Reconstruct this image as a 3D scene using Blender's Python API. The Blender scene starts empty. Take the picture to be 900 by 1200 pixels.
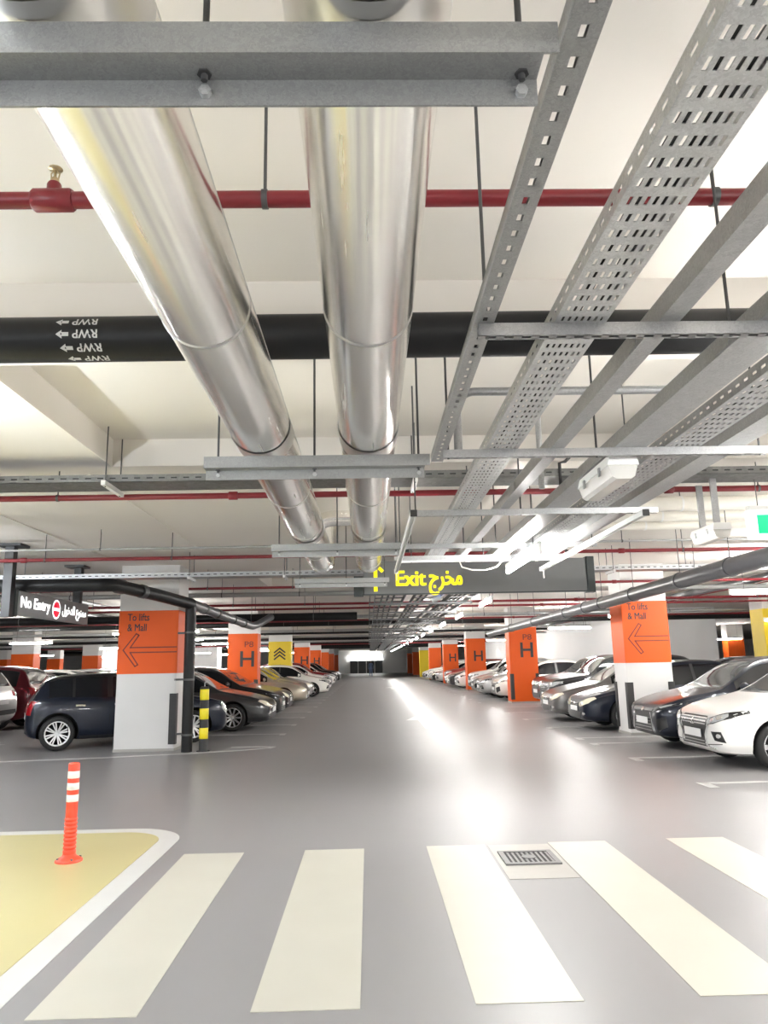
import bpy, bmesh, math, random
from mathutils import Vector, Matrix
from mathutils.bvhtree import BVHTree
random.seed(7)
SC = bpy.context.scene
COL = SC.collection
PI = math.pi

# ------------------------------------------------------------------ camera
cam = bpy.data.cameras.new('camera')
cam.sensor_fit = 'HORIZONTAL'; cam.sensor_width = 36.0; cam.lens = 880 / 900 * 36.0
cam.clip_start = 0.05; cam.clip_end = 400
camo = bpy.data.objects.new('camera', cam); COL.objects.link(camo)
rot = Matrix(((0.99961239, 0.01499419, -0.0234574), (-0.02004459, -0.19711335, -0.98017577), (-0.01932071, 0.98026604, -0.19673639)))
camo.matrix_world = Matrix.Translation((0, 0, 1.5)) @ rot.to_4x4()
SC.camera = camo

# ------------------------------------------------------------------ world, exposure
w = bpy.data.worlds.new('world'); SC.world = w; w.use_nodes = True
w.node_tree.nodes['Background'].inputs[0].default_value = (0.95, 0.97, 1.0, 1)
w.node_tree.nodes['Background'].inputs[1].default_value = 0.6
SC.view_settings.view_transform = 'Standard'; SC.view_settings.look = 'None'
SC.view_settings.gamma = 1.0; SC.view_settings.use_curve_mapping = False
SC.view_settings.exposure = 2.5
SC.cycles.use_denoising = True
SC.cycles.max_bounces = 10; SC.cycles.diffuse_bounces = 6; SC.cycles.glossy_bounces = 4
SC.cycles.transparent_max_bounces = 8
SC.cycles.sample_clamp_indirect = 6.0
TUBE_POWER = 62.0

# ------------------------------------------------------------------ materials
MATS = {}
def mat(name, col, rough=0.5, metal=0.0, var=0.0, vscale=8.0, bump=0.0, bscale=60.0, stretch=None, rvar=0.0,
        emit=0.0, detail=5, coat=0.0, trans=0.0, ior=1.5, spec=0.5, alpha=1.0):
    if name in MATS: return MATS[name]
    m = bpy.data.materials.new(name); m.use_nodes = True
    nt = m.node_tree; b = nt.nodes['Principled BSDF']
    b.inputs['Base Color'].default_value = (*col, 1); b.inputs['Roughness'].default_value = rough
    b.inputs['Metallic'].default_value = metal; b.inputs['IOR'].default_value = ior
    b.inputs['Specular IOR Level'].default_value = spec
    b.inputs['Coat Weight'].default_value = coat; b.inputs['Coat Roughness'].default_value = 0.04
    b.inputs['Transmission Weight'].default_value = trans; b.inputs['Alpha'].default_value = alpha
    if emit:
        b.inputs['Emission Color'].default_value = (*col, 1); b.inputs['Emission Strength'].default_value = emit
    if var or bump or rvar:
        tc = nt.nodes.new('ShaderNodeTexCoord'); mp = nt.nodes.new('ShaderNodeMapping')
        if stretch: mp.inputs['Scale'].default_value = stretch
        nt.links.new(tc.outputs['Object'], mp.inputs['Vector'])
    if var or rvar:
        n = nt.nodes.new('ShaderNodeTexNoise'); n.inputs['Scale'].default_value = vscale; n.inputs['Detail'].default_value = detail
        nt.links.new(mp.outputs[0], n.inputs['Vector'])
    if var:
        mx = nt.nodes.new('ShaderNodeMix'); mx.data_type = 'RGBA'
        mx.inputs[6].default_value = (*[c * (1 - var) for c in col], 1)
        mx.inputs[7].default_value = (*[min(1, c * (1 + var)) for c in col], 1)
        nt.links.new(n.outputs[0], mx.inputs[0]); nt.links.new(mx.outputs[2], b.inputs['Base Color'])
    if rvar:
        mr = nt.nodes.new('ShaderNodeMapRange')
        mr.inputs[1].default_value = 0.3; mr.inputs[2].default_value = 0.7
        mr.inputs[3].default_value = max(0.02, rough - rvar); mr.inputs[4].default_value = rough + rvar
        nt.links.new(n.outputs[0], mr.inputs[0]); nt.links.new(mr.outputs[0], b.inputs['Roughness'])
    if bump:
        nb = nt.nodes.new('ShaderNodeTexNoise'); nb.inputs['Scale'].default_value = bscale; nb.inputs['Detail'].default_value = 4
        nt.links.new(mp.outputs[0], nb.inputs['Vector'])
        bp = nt.nodes.new('ShaderNodeBump'); bp.inputs['Strength'].default_value = bump; bp.inputs['Distance'].default_value = 0.01
        nt.links.new(nb.outputs[0], bp.inputs['Height']); nt.links.new(bp.outputs[0], b.inputs['Normal'])
    MATS[name] = m
    return m

def galv(name, col, rough, scale):
    """galvanised steel: zinc spangle from a voronoi, varying tone and gloss"""
    m = mat(name, col, rough, 0.75)
    nt = m.node_tree; b = nt.nodes['Principled BSDF']
    tc = nt.nodes.new('ShaderNodeTexCoord'); v = nt.nodes.new('ShaderNodeTexVoronoi'); v.inputs['Scale'].default_value = scale
    nz = nt.nodes.new('ShaderNodeTexNoise'); nz.inputs['Scale'].default_value = scale * .6; nz.inputs['Detail'].default_value = 3
    ad = nt.nodes.new('ShaderNodeMix'); ad.data_type = 'RGBA'; ad.inputs[0].default_value = .12
    nt.links.new(tc.outputs['Object'], nz.inputs['Vector'])
    nt.links.new(tc.outputs['Object'], ad.inputs[6]); nt.links.new(nz.outputs['Color'], ad.inputs[7])
    nt.links.new(ad.outputs[2], v.inputs['Vector'])
    sep = nt.nodes.new('ShaderNodeSeparateColor'); nt.links.new(v.outputs['Color'], sep.inputs[0])
    mr = nt.nodes.new('ShaderNodeMapRange'); mr.inputs[3].default_value = rough - .07; mr.inputs[4].default_value = rough + .07
    nt.links.new(sep.outputs[0], mr.inputs[0]); nt.links.new(mr.outputs[0], b.inputs['Roughness'])
    mx = nt.nodes.new('ShaderNodeMix'); mx.data_type = 'RGBA'
    mx.inputs[6].default_value = (*[c * .90 for c in col], 1); mx.inputs[7].default_value = (*[min(1, c * 1.09) for c in col], 1)
    nt.links.new(sep.outputs[1], mx.inputs[0]); nt.links.new(mx.outputs[2], b.inputs['Base Color'])
    return m

# floor: grey epoxy, slightly mottled, wet-looking gloss with roughness patches
mat('epoxy', (0.25, 0.245, 0.249), 0.37, 0, var=0.05, vscale=.7, detail=1, spec=0.36)
mat('paint_white', (0.56, 0.56, 0.55), 0.42, 0, var=0.04, vscale=5, detail=1)
mat('paint_cream', (0.495, 0.48, 0.42), 0.42, 0, var=0.05, vscale=2, detail=2)
mat('paint_yellow', (0.48, 0.43, 0.22), 0.40, 0, var=0.04, vscale=1.2, detail=1)
mat('ceiling_paint', (0.77, 0.73, 0.67), 0.75, 0, var=0.035, vscale=0.7, bump=.05, bscale=40)
mat('wall_paint', (0.86, 0.86, 0.86), 0.6, 0, var=0.03, vscale=0.6)
mat('column_white', (0.66, 0.65, 0.64), 0.55, 0, var=0.03, vscale=3)
mat('column_orange', (0.70, 0.10, 0.010), 0.5, 0, var=0.04, vscale=4, spec=.25)
mat('column_yellow', (0.80, 0.58, 0.012), 0.45, 0, var=0.04, vscale=4)
mat('ink', (0.035, 0.028, 0.028), 0.6)
mat('ink_brown', (0.16, 0.025, 0.01), 0.6)
mat('rubber', (0.028, 0.027, 0.027), 0.6, var=.15, vscale=30)
mat('rubber_yellow', (0.85, 0.62, 0.02), 0.5)
mat('black_pipe', (0.009, 0.009, 0.0095), 0.45, var=.2, vscale=6, spec=.3)
mat('grey_black_pipe', (0.075, 0.075, 0.08), 0.35, var=.2, vscale=6)
mat('red_pipe', (0.20, 0.013, 0.019), 0.38, var=.1, vscale=10)
mat('brass', (0.55, 0.45, 0.28), 0.3, 1.0)
mat('steel_rod', (0.11, 0.11, 0.11), 0.5, 0.6)
mat('alu_clad', (0.88, 0.865, 0.83), 0.22, 1.0, var=.05, vscale=3, stretch=(9, .35, 9), rvar=.06, bump=.05, bscale=4)
mat('alu_seam', (0.62, 0.61, 0.59), 0.3, 1.0)
galv('galvanised', (0.42, 0.425, 0.43), .42, 70)
galv('galvanised_fine', (0.36, 0.365, 0.36), .48, 90)
galv('galvanised_pale', (0.56, 0.57, 0.57), .42, 75)
galv('tray_grey', (0.20, 0.20, 0.195), .5, 30)
mat('white_metal', (0.80, 0.80, 0.79), 0.4, 0.0, var=.03)
mat('white_pvc', (0.78, 0.75, 0.68), 0.45, 0.0, var=.03)
mat('cable_black', (0.02, 0.02, 0.02), 0.5)
mat('cable_grey', (0.35, 0.35, 0.34), 0.5)
mat('sign_grey', (0.17, 0.176, 0.178), 0.45, 0.1, var=.05)
mat('sign_pale', (0.27, 0.275, 0.28), 0.65, 0.0, var=.05)
mat('sign_frame', (0.05, 0.058, 0.058), 0.4, 0.3)
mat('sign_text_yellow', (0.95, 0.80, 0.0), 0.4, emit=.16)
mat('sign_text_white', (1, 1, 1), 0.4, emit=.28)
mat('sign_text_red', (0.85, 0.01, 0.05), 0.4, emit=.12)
mat('exit_white', (0.92, 1.0, 0.95), 0.4, emit=.4)
mat('exit_green', (0.0, 0.45, 0.17), 0.4, emit=.25)
mat('post_black', (0.014, 0.014, 0.015), 0.45)
mat('tube', (1.0, 0.985, 0.95), 0.3, emit=TUBE_POWER)
mat('tube_cool', (0.88, 0.94, 1.0), 0.3, emit=TUBE_POWER)
mat('diffuser', (0.80, 0.79, 0.76), 0.25, 0, trans=.25)
mat('flex_orange', (0.80, 0.07, 0.03), 0.42, var=.04)
mat('reflective', (0.80, 0.80, 0.78), 0.3, 0.2, var=.1, vscale=40)
mat('yellow_gloss', (0.88, 0.74, 0.02), 0.4, var=.04)
mat('cast_iron', (0.20, 0.20, 0.20), 0.45, 0.6, var=.25, vscale=40)
mat('drain_dark', (0.012, 0.012, 0.012), 0.7)
mat('concrete_patch', (0.36, 0.345, 0.32), 0.42, 0, var=.08, vscale=6)
mat('shutter', (0.10, 0.105, 0.11), 0.4, 0.4)
mat('led_red', (1, .08, .08), .4, emit=.4)
mat('led_blue', (.06, .35, 1), .4, emit=.4)
mat('ladder_steel', (0.14, 0.14, 0.14), 0.5, 0.5, var=.1)

# ------------------------------------------------------------------ mesh helpers
class MB:
    def __init__(s): s.v = []; s.f = []; s.sm = []
    def add(s, vs, fs, smooth=False):
        o = len(s.v); s.v += [tuple(v) for v in vs]
        s.f += [tuple(i + o for i in f) for f in fs]; s.sm += [smooth] * len(fs)
        return s
    def box(s, a, b):
        (x0, y0, z0), (x1, y1, z1) = [min(p, q) for p, q in zip(a, b)], [max(p, q) for p, q in zip(a, b)]
        return s.add([(x0,y0,z0),(x1,y0,z0),(x1,y1,z0),(x0,y1,z0),(x0,y0,z1),(x1,y0,z1),(x1,y1,z1),(x0,y1,z1)],
                     [(0,3,2,1),(4,5,6,7),(0,1,5,4),(1,2,6,5),(2,3,7,6),(3,0,4,7)])
    def bbox(s, a, b, c=0.01):
        """box with chamfered vertical (z) edges"""
        (x0, y0, z0), (x1, y1, z1) = [min(p, q) for p, q in zip(a, b)], [max(p, q) for p, q in zip(a, b)]
        return s.prism([(x0+c,y0),(x1-c,y0),(x1,y0+c),(x1,y1-c),(x1-c,y1),(x0+c,y1),(x0,y1-c),(x0,y0+c)], z0, z1)
    def prism(s, poly, z0, z1, axis='z'):
        n = len(poly)
        def P(p, t):
            return {'z': (p[0], p[1], t), 'y': (p[0], t, p[1]), 'x': (t, p[0], p[1])}[axis]
        vs = [P(p, z0) for p in poly] + [P(p, z1) for p in poly]
        fs = [tuple(range(n))[::-1], tuple(range(n, 2*n))] + [(i, (i+1) % n, n + (i+1) % n, n + i) for i in range(n)]
        return s.add(vs, fs)
    def tube(s, pts, r, n=12, caps=True, smooth=True):
        """swept round tube along a polyline"""
        pts = [Vector(p) for p in pts]; rs = r if isinstance(r, (list, tuple)) else [r] * len(pts)
        T = [(pts[min(i+1, len(pts)-1)] - pts[max(i-1, 0)]).normalized() for i in range(len(pts))]
        up = Vector((0, 0, 1)) if abs(T[0].z) < .9 else Vector((1, 0, 0))
        N = (up - T[0] * up.dot(T[0])).normalized(); rings = []
        for p, t, rr in zip(pts, T, rs):
            N = (N - t * N.dot(t)).normalized(); B = t.cross(N)
            rings.append([p + (N * math.cos(2*PI*k/n) + B * math.sin(2*PI*k/n)) * rr for k in range(n)])
        vs = [v for rg in rings for v in rg]
        fs = [(i*n + k, i*n + (k+1) % n, (i+1)*n + (k+1) % n, (i+1)*n + k) for i in range(len(pts)-1) for k in range(n)]
        s.add(vs, fs, smooth)
        if caps:
            m = len(pts) - 1
            s.add(rings[0], [tuple(range(n))[::-1]]); s.add(rings[m], [tuple(range(n))])
        return s
    def lathe(s, prof, n=20, origin=(0,0,0), axis='z', smooth=True, caps=True):
        vs = []; o = Vector(origin)
        for (r, h) in prof:
            for k in range(n):
                a = 2*PI*k/n; c, d = r*math.cos(a), r*math.sin(a)
                vs.append(o + Vector({'z': (c, d, h), 'y': (c, h, -d), 'x': (h, c, d)}[axis]))
        m = len(prof)
        fs = [(i*n+k, i*n+(k+1) % n, (i+1)*n+(k+1) % n, (i+1)*n+k) for i in range(m-1) for k in range(n)]
        s.add(vs, fs, smooth)
        if caps and prof[0][0] > 1e-4: s.add([vs[k] for k in range(n)], [tuple(range(n))[::-1]])
        if caps and prof[-1][0] > 1e-4: s.add([vs[(m-1)*n+k] for k in range(n)], [tuple(range(n))])
        return s
    def mesh(s, name, off=(0,0,0)):
        m = bpy.data.meshes.new(name)
        m.from_pydata([(a-off[0], b-off[1], c-off[2]) for a, b, c in s.v], [], s.f)
        if any(s.sm): m.polygons.foreach_set('use_smooth', s.sm)
        m.update()
        return m

def obj(name, me, material=None, parent=None, loc=None):
    o = bpy.data.objects.new(name, me); COL.objects.link(o)
    if material and me and not me.materials: me.materials.append(MATS[material] if isinstance(material, str) else material)
    if parent: o.parent = parent
    if loc is not None: o.location = loc
    return o
def tag(o, label=None, cat=None, group=None, kind=None):
    if label: o['label'] = label
    if cat: o['category'] = cat
    if group: o['group'] = group
    if kind: o['kind'] = kind
    return o
def thing(name, label, cat, loc=(0,0,0), rotz=0, group=None):
    o = bpy.data.objects.new(name, None); COL.objects.link(o); o.empty_display_size = .1
    o.location = loc; o.rotation_euler = (0, 0, rotz)
    return tag(o, label, cat, group)
def part(name, mb, material, root, label=None):
    """mb is in world coordinates (for an unrotated root)"""
    o = obj(name, mb.mesh(name, tuple(root.location)), material, root)
    if label: o['label'] = label
    return o
def subpart(name, mb, material, parent_part, root):
    return obj(name, mb.mesh(name, tuple(root.location)), material, parent_part)
def single(name, mb, material, label, cat, loc=(0,0,0), group=None):
    """a thing that is one mesh, mb in world coordinates, origin at loc"""
    return tag(obj(name, mb.mesh(name, loc), material, None, loc), label, cat, group)
def copy_tree(o, parent=None):
    c = o.copy(); COL.objects.link(c); c.parent = parent
    for ch in o.children: copy_tree(ch, c)
    return c

def text_mesh(s, size, bold=0.0, extrude=0.002, width=None, align='LEFT', spacing=1.0):
    """lettering as a thin solid; bold strokes come from slightly shifted copies"""
    cu = bpy.data.curves.new('t', 'FONT'); cu.body = s; cu.size = size; cu.extrude = extrude
    cu.align_x = align; cu.resolution_u = 4; cu.space_line = spacing
    o = bpy.data.objects.new('t', cu); COL.objects.link(o)
    dg = bpy.context.evaluated_depsgraph_get(); me = bpy.data.meshes.new_from_object(o.evaluated_get(dg))
    bpy.data.objects.remove(o); bpy.data.curves.remove(cu)
    me.materials.clear()
    if width:
        xs = [v.co.x for v in me.vertices]; a, b = min(xs), max(xs); k = width / (b - a)
        for v in me.vertices: v.co.x = (v.co.x - a) * k
    if bold:
        bm = bmesh.new()
        for i, (dx, dy) in enumerate(((0, 0), (-1, -.6), (1, -.6), (-1, .6), (1, .6))):
            k = len(bm.verts); bm.from_mesh(me); bm.verts.ensure_lookup_table()
            for v in bm.verts[k:]: v.co += Vector((dx*bold, dy*bold, i*2e-5))
        bm.to_mesh(me); bm.free()
    return me
def place_mesh(me, M):
    me.transform(M); return me
def basis(o, x, y):
    x = Vector(x).normalized(); y = Vector(y).normalized(); z = x.cross(y)
    m = Matrix((x, y, z)).transposed().to_4x4(); m.translation = Vector(o); return m
def arc(c, r, a0, a1, n, plane='xy'):
    out = []
    for i in range(n + 1):
        a = a0 + (a1 - a0) * i / n; u, v = r * math.cos(a), r * math.sin(a)
        out.append({'xy': (c[0]+u, c[1]+v, c[2]), 'xz': (c[0]+u, c[1], c[2]+v), 'yz': (c[0], c[1]+u, c[2]+v)}[plane])
    return out
def ORD(n): return ['first','second','third','fourth','fifth','sixth','seventh','eighth','ninth','tenth','eleventh','twelfth','thirteenth','fourteenth','fifteenth','sixteenth','seventeenth','eighteenth','nineteenth','twentieth'][n]

# ================================================================== structure
def struct(name, mb, material, parent=None, label=None):
    o = obj(name, mb.mesh(name), material, parent)
    if not parent: o['kind'] = 'structure'
    if label: o['label'] = label
    return o
XL, XR, YB, YF = -46.0, 46.0, -12.0, 116.0
ZLOW, ZUP = 3.40, 3.67
floor = struct('floor', MB().box((XL, YB, -.2), (XR, YF, 0)), 'epoxy', label='glossy grey epoxy floor of the car park')
struct('wall_left', MB().box((XL-.2, YB, 0), (XL, YF, 3.9)), 'wall_paint')
struct('wall_right', MB().box((XR, YB, 0), (XR+.2, YF, 3.9)), 'wall_paint')
struct('wall_back', MB().box((XL, YB-.2, 0), (XR, YB, 3.9)), 'wall_paint')
struct('wall_far', MB().box((XL, YF, 0), (XR, YF+.2, 3.9)), 'wall_paint')
core = struct('wall_core', MB().box((9.7, 29.4, 0), (13.6, 66.0, ZLOW)), 'wall_paint', label='white stair core wall behind the right-hand cars')
struct('wall_core_left', MB().box((-24.0, 66.0, 0), (-13.0, 68.0, ZLOW)), 'wall_paint')
ceiling = struct('ceiling', MB().box((XL, YB, ZUP), (XR, YF, ZUP+.25)), 'ceiling_paint', label='cream painted concrete slab with recessed bays')
# lower slab bands and drop panels leave recesses of the upper slab between them
rec = [(-4.0, 4.0, -9.0, 13.0), (4.55, 7.05, -2.44, 13.0)] + [(4.55+12.2*k, 7.05+12.2*k, -2.44, 9.0) for k in range(1, 8)]
y = YB
for (a, b, x0, x1) in rec:
    struct('slab_band', MB().box((XL, y, ZLOW), (XR, a, ZUP)), 'ceiling_paint', ceiling)
    struct('drop_panel', MB().box((XL, a, ZLOW), (x0, b, ZUP)), 'ceiling_paint', ceiling)
    struct('drop_panel', MB().box((x1, a, ZLOW), (XR, b, ZUP)), 'ceiling_paint', ceiling)
    y = b
struct('slab_band', MB().box((XL, y, ZLOW), (XR, YF, ZUP)), 'ceiling_paint', ceiling)
# thin surface conduits on the lower slab, left of the aisle
for x, y0, y1 in ((-4.55, 7.6, 13.5), (-2.75, 7.3, 12.5), (3.4, 7.3, 15.0)):
    struct('surface_conduit', MB().tube([(x, y0, ZLOW-.008), (x, y1, ZLOW-.008)], .008, 8), 'white_pvc', ceiling)

# ------------------------------------------------------------------ paint on the floor
PT = .003
def fpaint(name, poly, material='paint_white', label=None, z=0.0):
    return struct(name, MB().prism(poly, z, z+PT), material, floor, label)
def fline(name, pts, w, material='paint_white'):
    L, R = [], []
    for i, p in enumerate(pts):
        a, b = pts[max(i-1, 0)], pts[min(i+1, len(pts)-1)]; d = Vector((b[0]-a[0], b[1]-a[1])).normalized()
        L.append((p[0]-d.y*w/2, p[1]+d.x*w/2)); R.append((p[0]+d.y*w/2, p[1]-d.x*w/2))
    mb = MB()
    for i in range(len(pts)-1): mb.prism([R[i], R[i+1], L[i+1], L[i]], 0, PT)
    return struct(name, mb, material, floor)
for i, x in enumerate((-1.525, -.545, .455, 1.47, 2.48, 3.47)):
    sk = .03*(i-2)
    fpaint('crosswalk_stripe', [(x, 3.70+sk*.4), (x+.485, 3.70+sk*.4), (x+.485, 6.64+sk), (x, 6.64+sk)], 'paint_cream', 'pale cream painted crosswalk stripe')
# painted island: yellow with a white rounded border
def island(inset):
    r = .55-inset*.8; xr, yt = -1.70-inset, 7.62-inset*1.0
    pts = [(-12.0, 2.2), (xr+.02, 2.2)]
    for i in range(11):
        a = i/10*PI/2; pts.append((xr-r+r*math.cos(a), yt-r+r*math.sin(a)))
    return pts + [(-12.0, yt)]
fpaint('island_border', island(0), 'paint_white', 'white rounded border of the painted island')
fpaint('painted_island', island(.17), 'paint_yellow', 'pale yellow painted floor island', PT)
# bay lines with end ticks
right_y = [9.45, 11.90, 14.0, 15.0, 17.4, 20.0, 22.6, 25.2, 28.2] + [30.8+2.6*k for k in range(14)]
for y in right_y:
    fpaint('bay_line', [(4.0, y-.05), (9.2, y-.05), (9.2, y+.05), (4.0, y+.05)]); fpaint('bay_tick', [(3.95, y-.32), (4.07, y-.32), (4.07, y+.06), (3.95, y+.06)])
left_y = [17.3+2.55*k for k in range(4)] + [27.8+2.55*k for k in range(15)]
for y in left_y:
    fpaint('bay_line', [(-7.0, y-.05), (-1.9, y-.05), (-1.9, y+.05), (-7.0, y+.05)]); fpaint('bay_tick', [(-1.97, y-.30), (-1.85, y-.30), (-1.85, y+.06), (-1.97, y+.06)])
fline('edge_line', [(-12, 12.75), (-6.17, 13.25), (-4.6, 13.5), (-3.2, 13.85), (-2.3, 14.2), (-1.85, 14.45), (-1.80, 14.62), (-2.1, 14.75), (-2.6, 14.72)], .13)
fline('edge_line', [(-11, 15.2), (-7.5, 16.2)], .11); fline('edge_line', [(-9.0, 9.2), (-6.9, 9.3)], .08)
fpaint('lane_arrow', [(1.28, 17.8), (1.42, 17.8), (1.42, 20.4), (1.75, 20.4), (1.35, 22.2), (.95, 20.4), (1.28, 20.4)], 'paint_white', 'worn white straight-ahead arrow on the aisle floor')
for i, y in enumerate((44.0, 68.0)):
    fpaint('lane_arrow', [(1.28, y), (1.42, y), (1.42, y+2.6), (1.75, y+2.6), (1.35, y+4.4), (.95, y+2.6), (1.28, y+2.6)])
fpaint('concrete_patch', [(.96, 5.62), (1.46, 5.62), (1.46, 6.62), (.96, 6.62)], 'concrete_patch', 'paler repair patch around the floor drain')

# ------------------------------------------------------------------ floor drain
dr = thing('floor_drain', 'square cast metal floor drain between two crosswalk stripes', 'drain', (1.21, 6.17, .003))
part('frame', MB().box((1.00,5.97,.003),(1.42,6.01,.016)).box((1.00,6.33,.003),(1.42,6.37,.016)).box((1.00,6.01,.003),(1.04,6.33,.016)).box((1.38,6.01,.003),(1.42,6.33,.016)), 'cast_iron', dr)
part('pit', MB().box((1.04,6.01,.003),(1.38,6.33,.005)), 'drain_dark', dr)
for i in range(9):
    part('grate_bar', MB().box((1.06+i*.0375,6.02,.005),(1.078+i*.0375,6.32,.013)), 'cast_iron', dr)
part('centre_plate', MB().prism([(1.21+.055*math.cos(a*PI/8), 6.17+.055*math.sin(a*PI/8)) for a in range(16)], .013, .017), 'cast_iron', dr)

# ------------------------------------------------------------------ columns
def ang_text(root, s, x, y, z, size, material, width=None, bold=0.004, align='LEFT', nm='lettering', spacing=1.0):
    me = text_mesh(s, size, bold, .002, width, align, spacing)
    me.transform(basis((x-root.location.x, y-root.location.y, z-root.location.z), (1,0,0), (0,0,1)))
    return obj(nm, me, material, root)
def stroke(mb, p, q, t, y):
    p, q = Vector(p), Vector(q); d = (q-p).normalized(); n = Vector((-d.y, d.x))*t/2; p = p-d*t/2; q = q+d*t/2
    return mb.prism([tuple(p-n), tuple(q-n), tuple(q+n), tuple(p+n)], y-.004, y, 'y')
def outline_arrow(x0, x1, z, y, t=.022):
    """left-pointing arrow drawn as an outline"""
    mb = MB(); hw = .045; a = .26
    pts = [(x1, z+hw), (x0+.13, z+hw), (x0+a+.02, z+.27), (x0+a-.03, z+.30), (x0, z), (x0+a-.03, z-.30), (x0+a+.02, z-.27), (x0+.13, z-hw), (x1, z-hw)]
    for p, q in zip(pts, pts[1:]): stroke(mb, p, q, t, y)
    return mb
def column(x0, x1, y0, depth, label, color, band, guards, base=True):
    y1 = y0+depth
    c = thing('column', label, 'column', ((x0+x1)/2, (y0+y1)/2, 0), 0, 'painted concrete columns')
    part('shaft', MB().bbox((x0,y0,0),(x1,y1,ZLOW), .012), 'column_white', c)
    e = .006
    part('colour_band', MB().bbox((x0-e,y0-e,band[0]),(x1+e,y1+e,band[1]), .014), color, c)
    if base: part('plinth', MB().bbox((x0-.012,y0-.012,0),(x1+.012,y1+.012,.05), .014), 'concrete_patch', c)
    for cx, cy in guards:
        gx, gy = (x0, x1)[cx], (y0, y1)[cy]; sx, sy = (-1, 1)[cx], (-1, 1)[cy]; t = .018; wd = .11
        part('corner_guard', MB().box((gx+sx*t,gy+sy*t,.12),(gx-sx*wd,gy,1.02)).box((gx+sx*t,gy,.12),(gx,gy-sy*wd,1.02)), 'rubber', c)
    return c
YL, YR = 14.3, 15.3
cl = column(-4.66, -3.56, YL, .75, 'orange and white column at left lettered To lifts & Mall beside the black downpipe', 'column_orange', (1.385, 2.545), [(1, 0)])
ang_text(cl, 'To lifts\n& Mall', -4.50, YL-.008, 2.36, .19, 'ink', .40, .002)
part('arrow', outline_arrow(-4.56, -3.58, 1.82, YL-.006), 'ink_brown', cl)
cr = column(5.17, 6.10, YR, .75, 'orange and white column at right lettered To lifts & Mall between parked cars', 'column_orange', (1.40, 2.635), [(0, 0), (1, 0), (0, 1)])
ang_text(cr, 'To lifts\n& Mall', 5.28, YR-.008, 2.46, .19, 'ink', .42, .002)
part('arrow', outline_arrow(5.26, 6.08, 1.88, YR-.006), 'ink_brown', cr)
hr = column(5.10, 6.10, 27.5, .75, 'fully orange column marked P8 H on the right of the aisle', 'column_orange', (.02, 2.67), [(0, 0), (1, 0)])
ang_text(hr, 'P8', 5.60, 27.49, 2.22, .28, 'ink_brown', .32, .002)
ang_text(hr, 'H', 5.50, 27.49, 1.60, .76, 'ink', .44, .012)
hl = column(-4.86, -3.84, 26.5, .75, 'fully orange column marked P8 H on the left of the aisle', 'column_orange', (.02, 2.58), [(1, 0)])
ang_text(hl, 'P8', -4.28, 26.49, 2.12, .28, 'ink_brown', .30, .002)
ang_text(hl, 'H', -4.42, 26.49, 1.46, .76, 'ink', .46, .012)
ye = column(-5.08, -3.95, 39.0, .75, 'yellow column with black chevrons in the left row of columns', 'column_yellow', (.02, 2.66), [])
ch = MB()
for k in range(3):
    z = 1.78+k*.17
    stroke(ch, (-4.78, z), (-4.52, z+.20), .07, 38.99); stroke(ch, (-4.52, z+.20), (-4.26, z), .07, 38.99)
part('chevrons', ch, 'ink', ye)
ang_text(ye, '\uFE9D\uFEAE\uFEA8\uFEE3', -4.72, 38.985, 1.36, .28, 'ink', .40, .002)
ang_text(ye, 'EXIT', -4.72, 38.985, 1.08, .22, 'ink', .42, .002)
for k in range(5):
    yy = 51.0+12.2*k
    c = column(-4.95, -3.95, yy, .75, f'distant orange column of the left row, {ORD(k)} beyond the yellow chevron column', 'column_orange', (.02, 2.62), [])
    if k < 2: ang_text(c, 'H', -4.50, yy-.008, 1.5, .76, 'ink', .46, .012)
for k in range(6):
    yy = 39.7+12.2*k; col = 'column_yellow' if k == 3 else 'column_orange'
    c = column(5.1, 6.1, yy, .75, f'distant {"yellow" if k == 3 else "orange"} column of the right row, {ORD(k)} beyond the right P8 H column', col, (.02, 2.65), [])
    if k < 2: ang_text(c, 'H', 5.5, yy-.008, 1.5, .76, 'ink', .44, .012)
for i, (x, y, cc, b, lb) in enumerate([
    (-16.2, 35.0, 'orange', (1.1, 2.2), 'broad orange and white column far left above the red hatchback'),
    (-18.2, 49.0, 'orange', (1.2, 2.3), 'orange-banded column far left just beside the lifts column'),
    (-28.6, 59.0, 'orange', (1.1, 2.3), 'orange-banded column at the far left edge above the silver car'),
    (-25.4, 61.0, 'orange', (1.1, 2.3), 'orange-banded column far left above the white sedan roofs'),
    (-30.0, 42.0, 'orange', (1.2, 2.3), 'orange-banded column in the far left corner of the car park'),
    (21.9, 46.0, 'orange', (.3, 2.5), 'small orange column far right above the dark sedan roof'),
    (11.6, 22.0, 'yellow', (.02, 2.85), 'yellow column at the right edge behind the parked sedans'),
    (9.6, 69.0, 'orange', (1.3, 2.5), 'orange-banded column beyond the end of the white core wall'),
    (-16.4, 23.0, 'orange', (1.4, 2.5), 'orange-banded column out at the left behind the back row'),
    (-17.0, 73.0, 'orange', (1.4, 2.5), 'orange-banded column in the distant left bays')]):
    column(x, x+1.0, y, .75, lb, 'column_' + cc, b, [])

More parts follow.
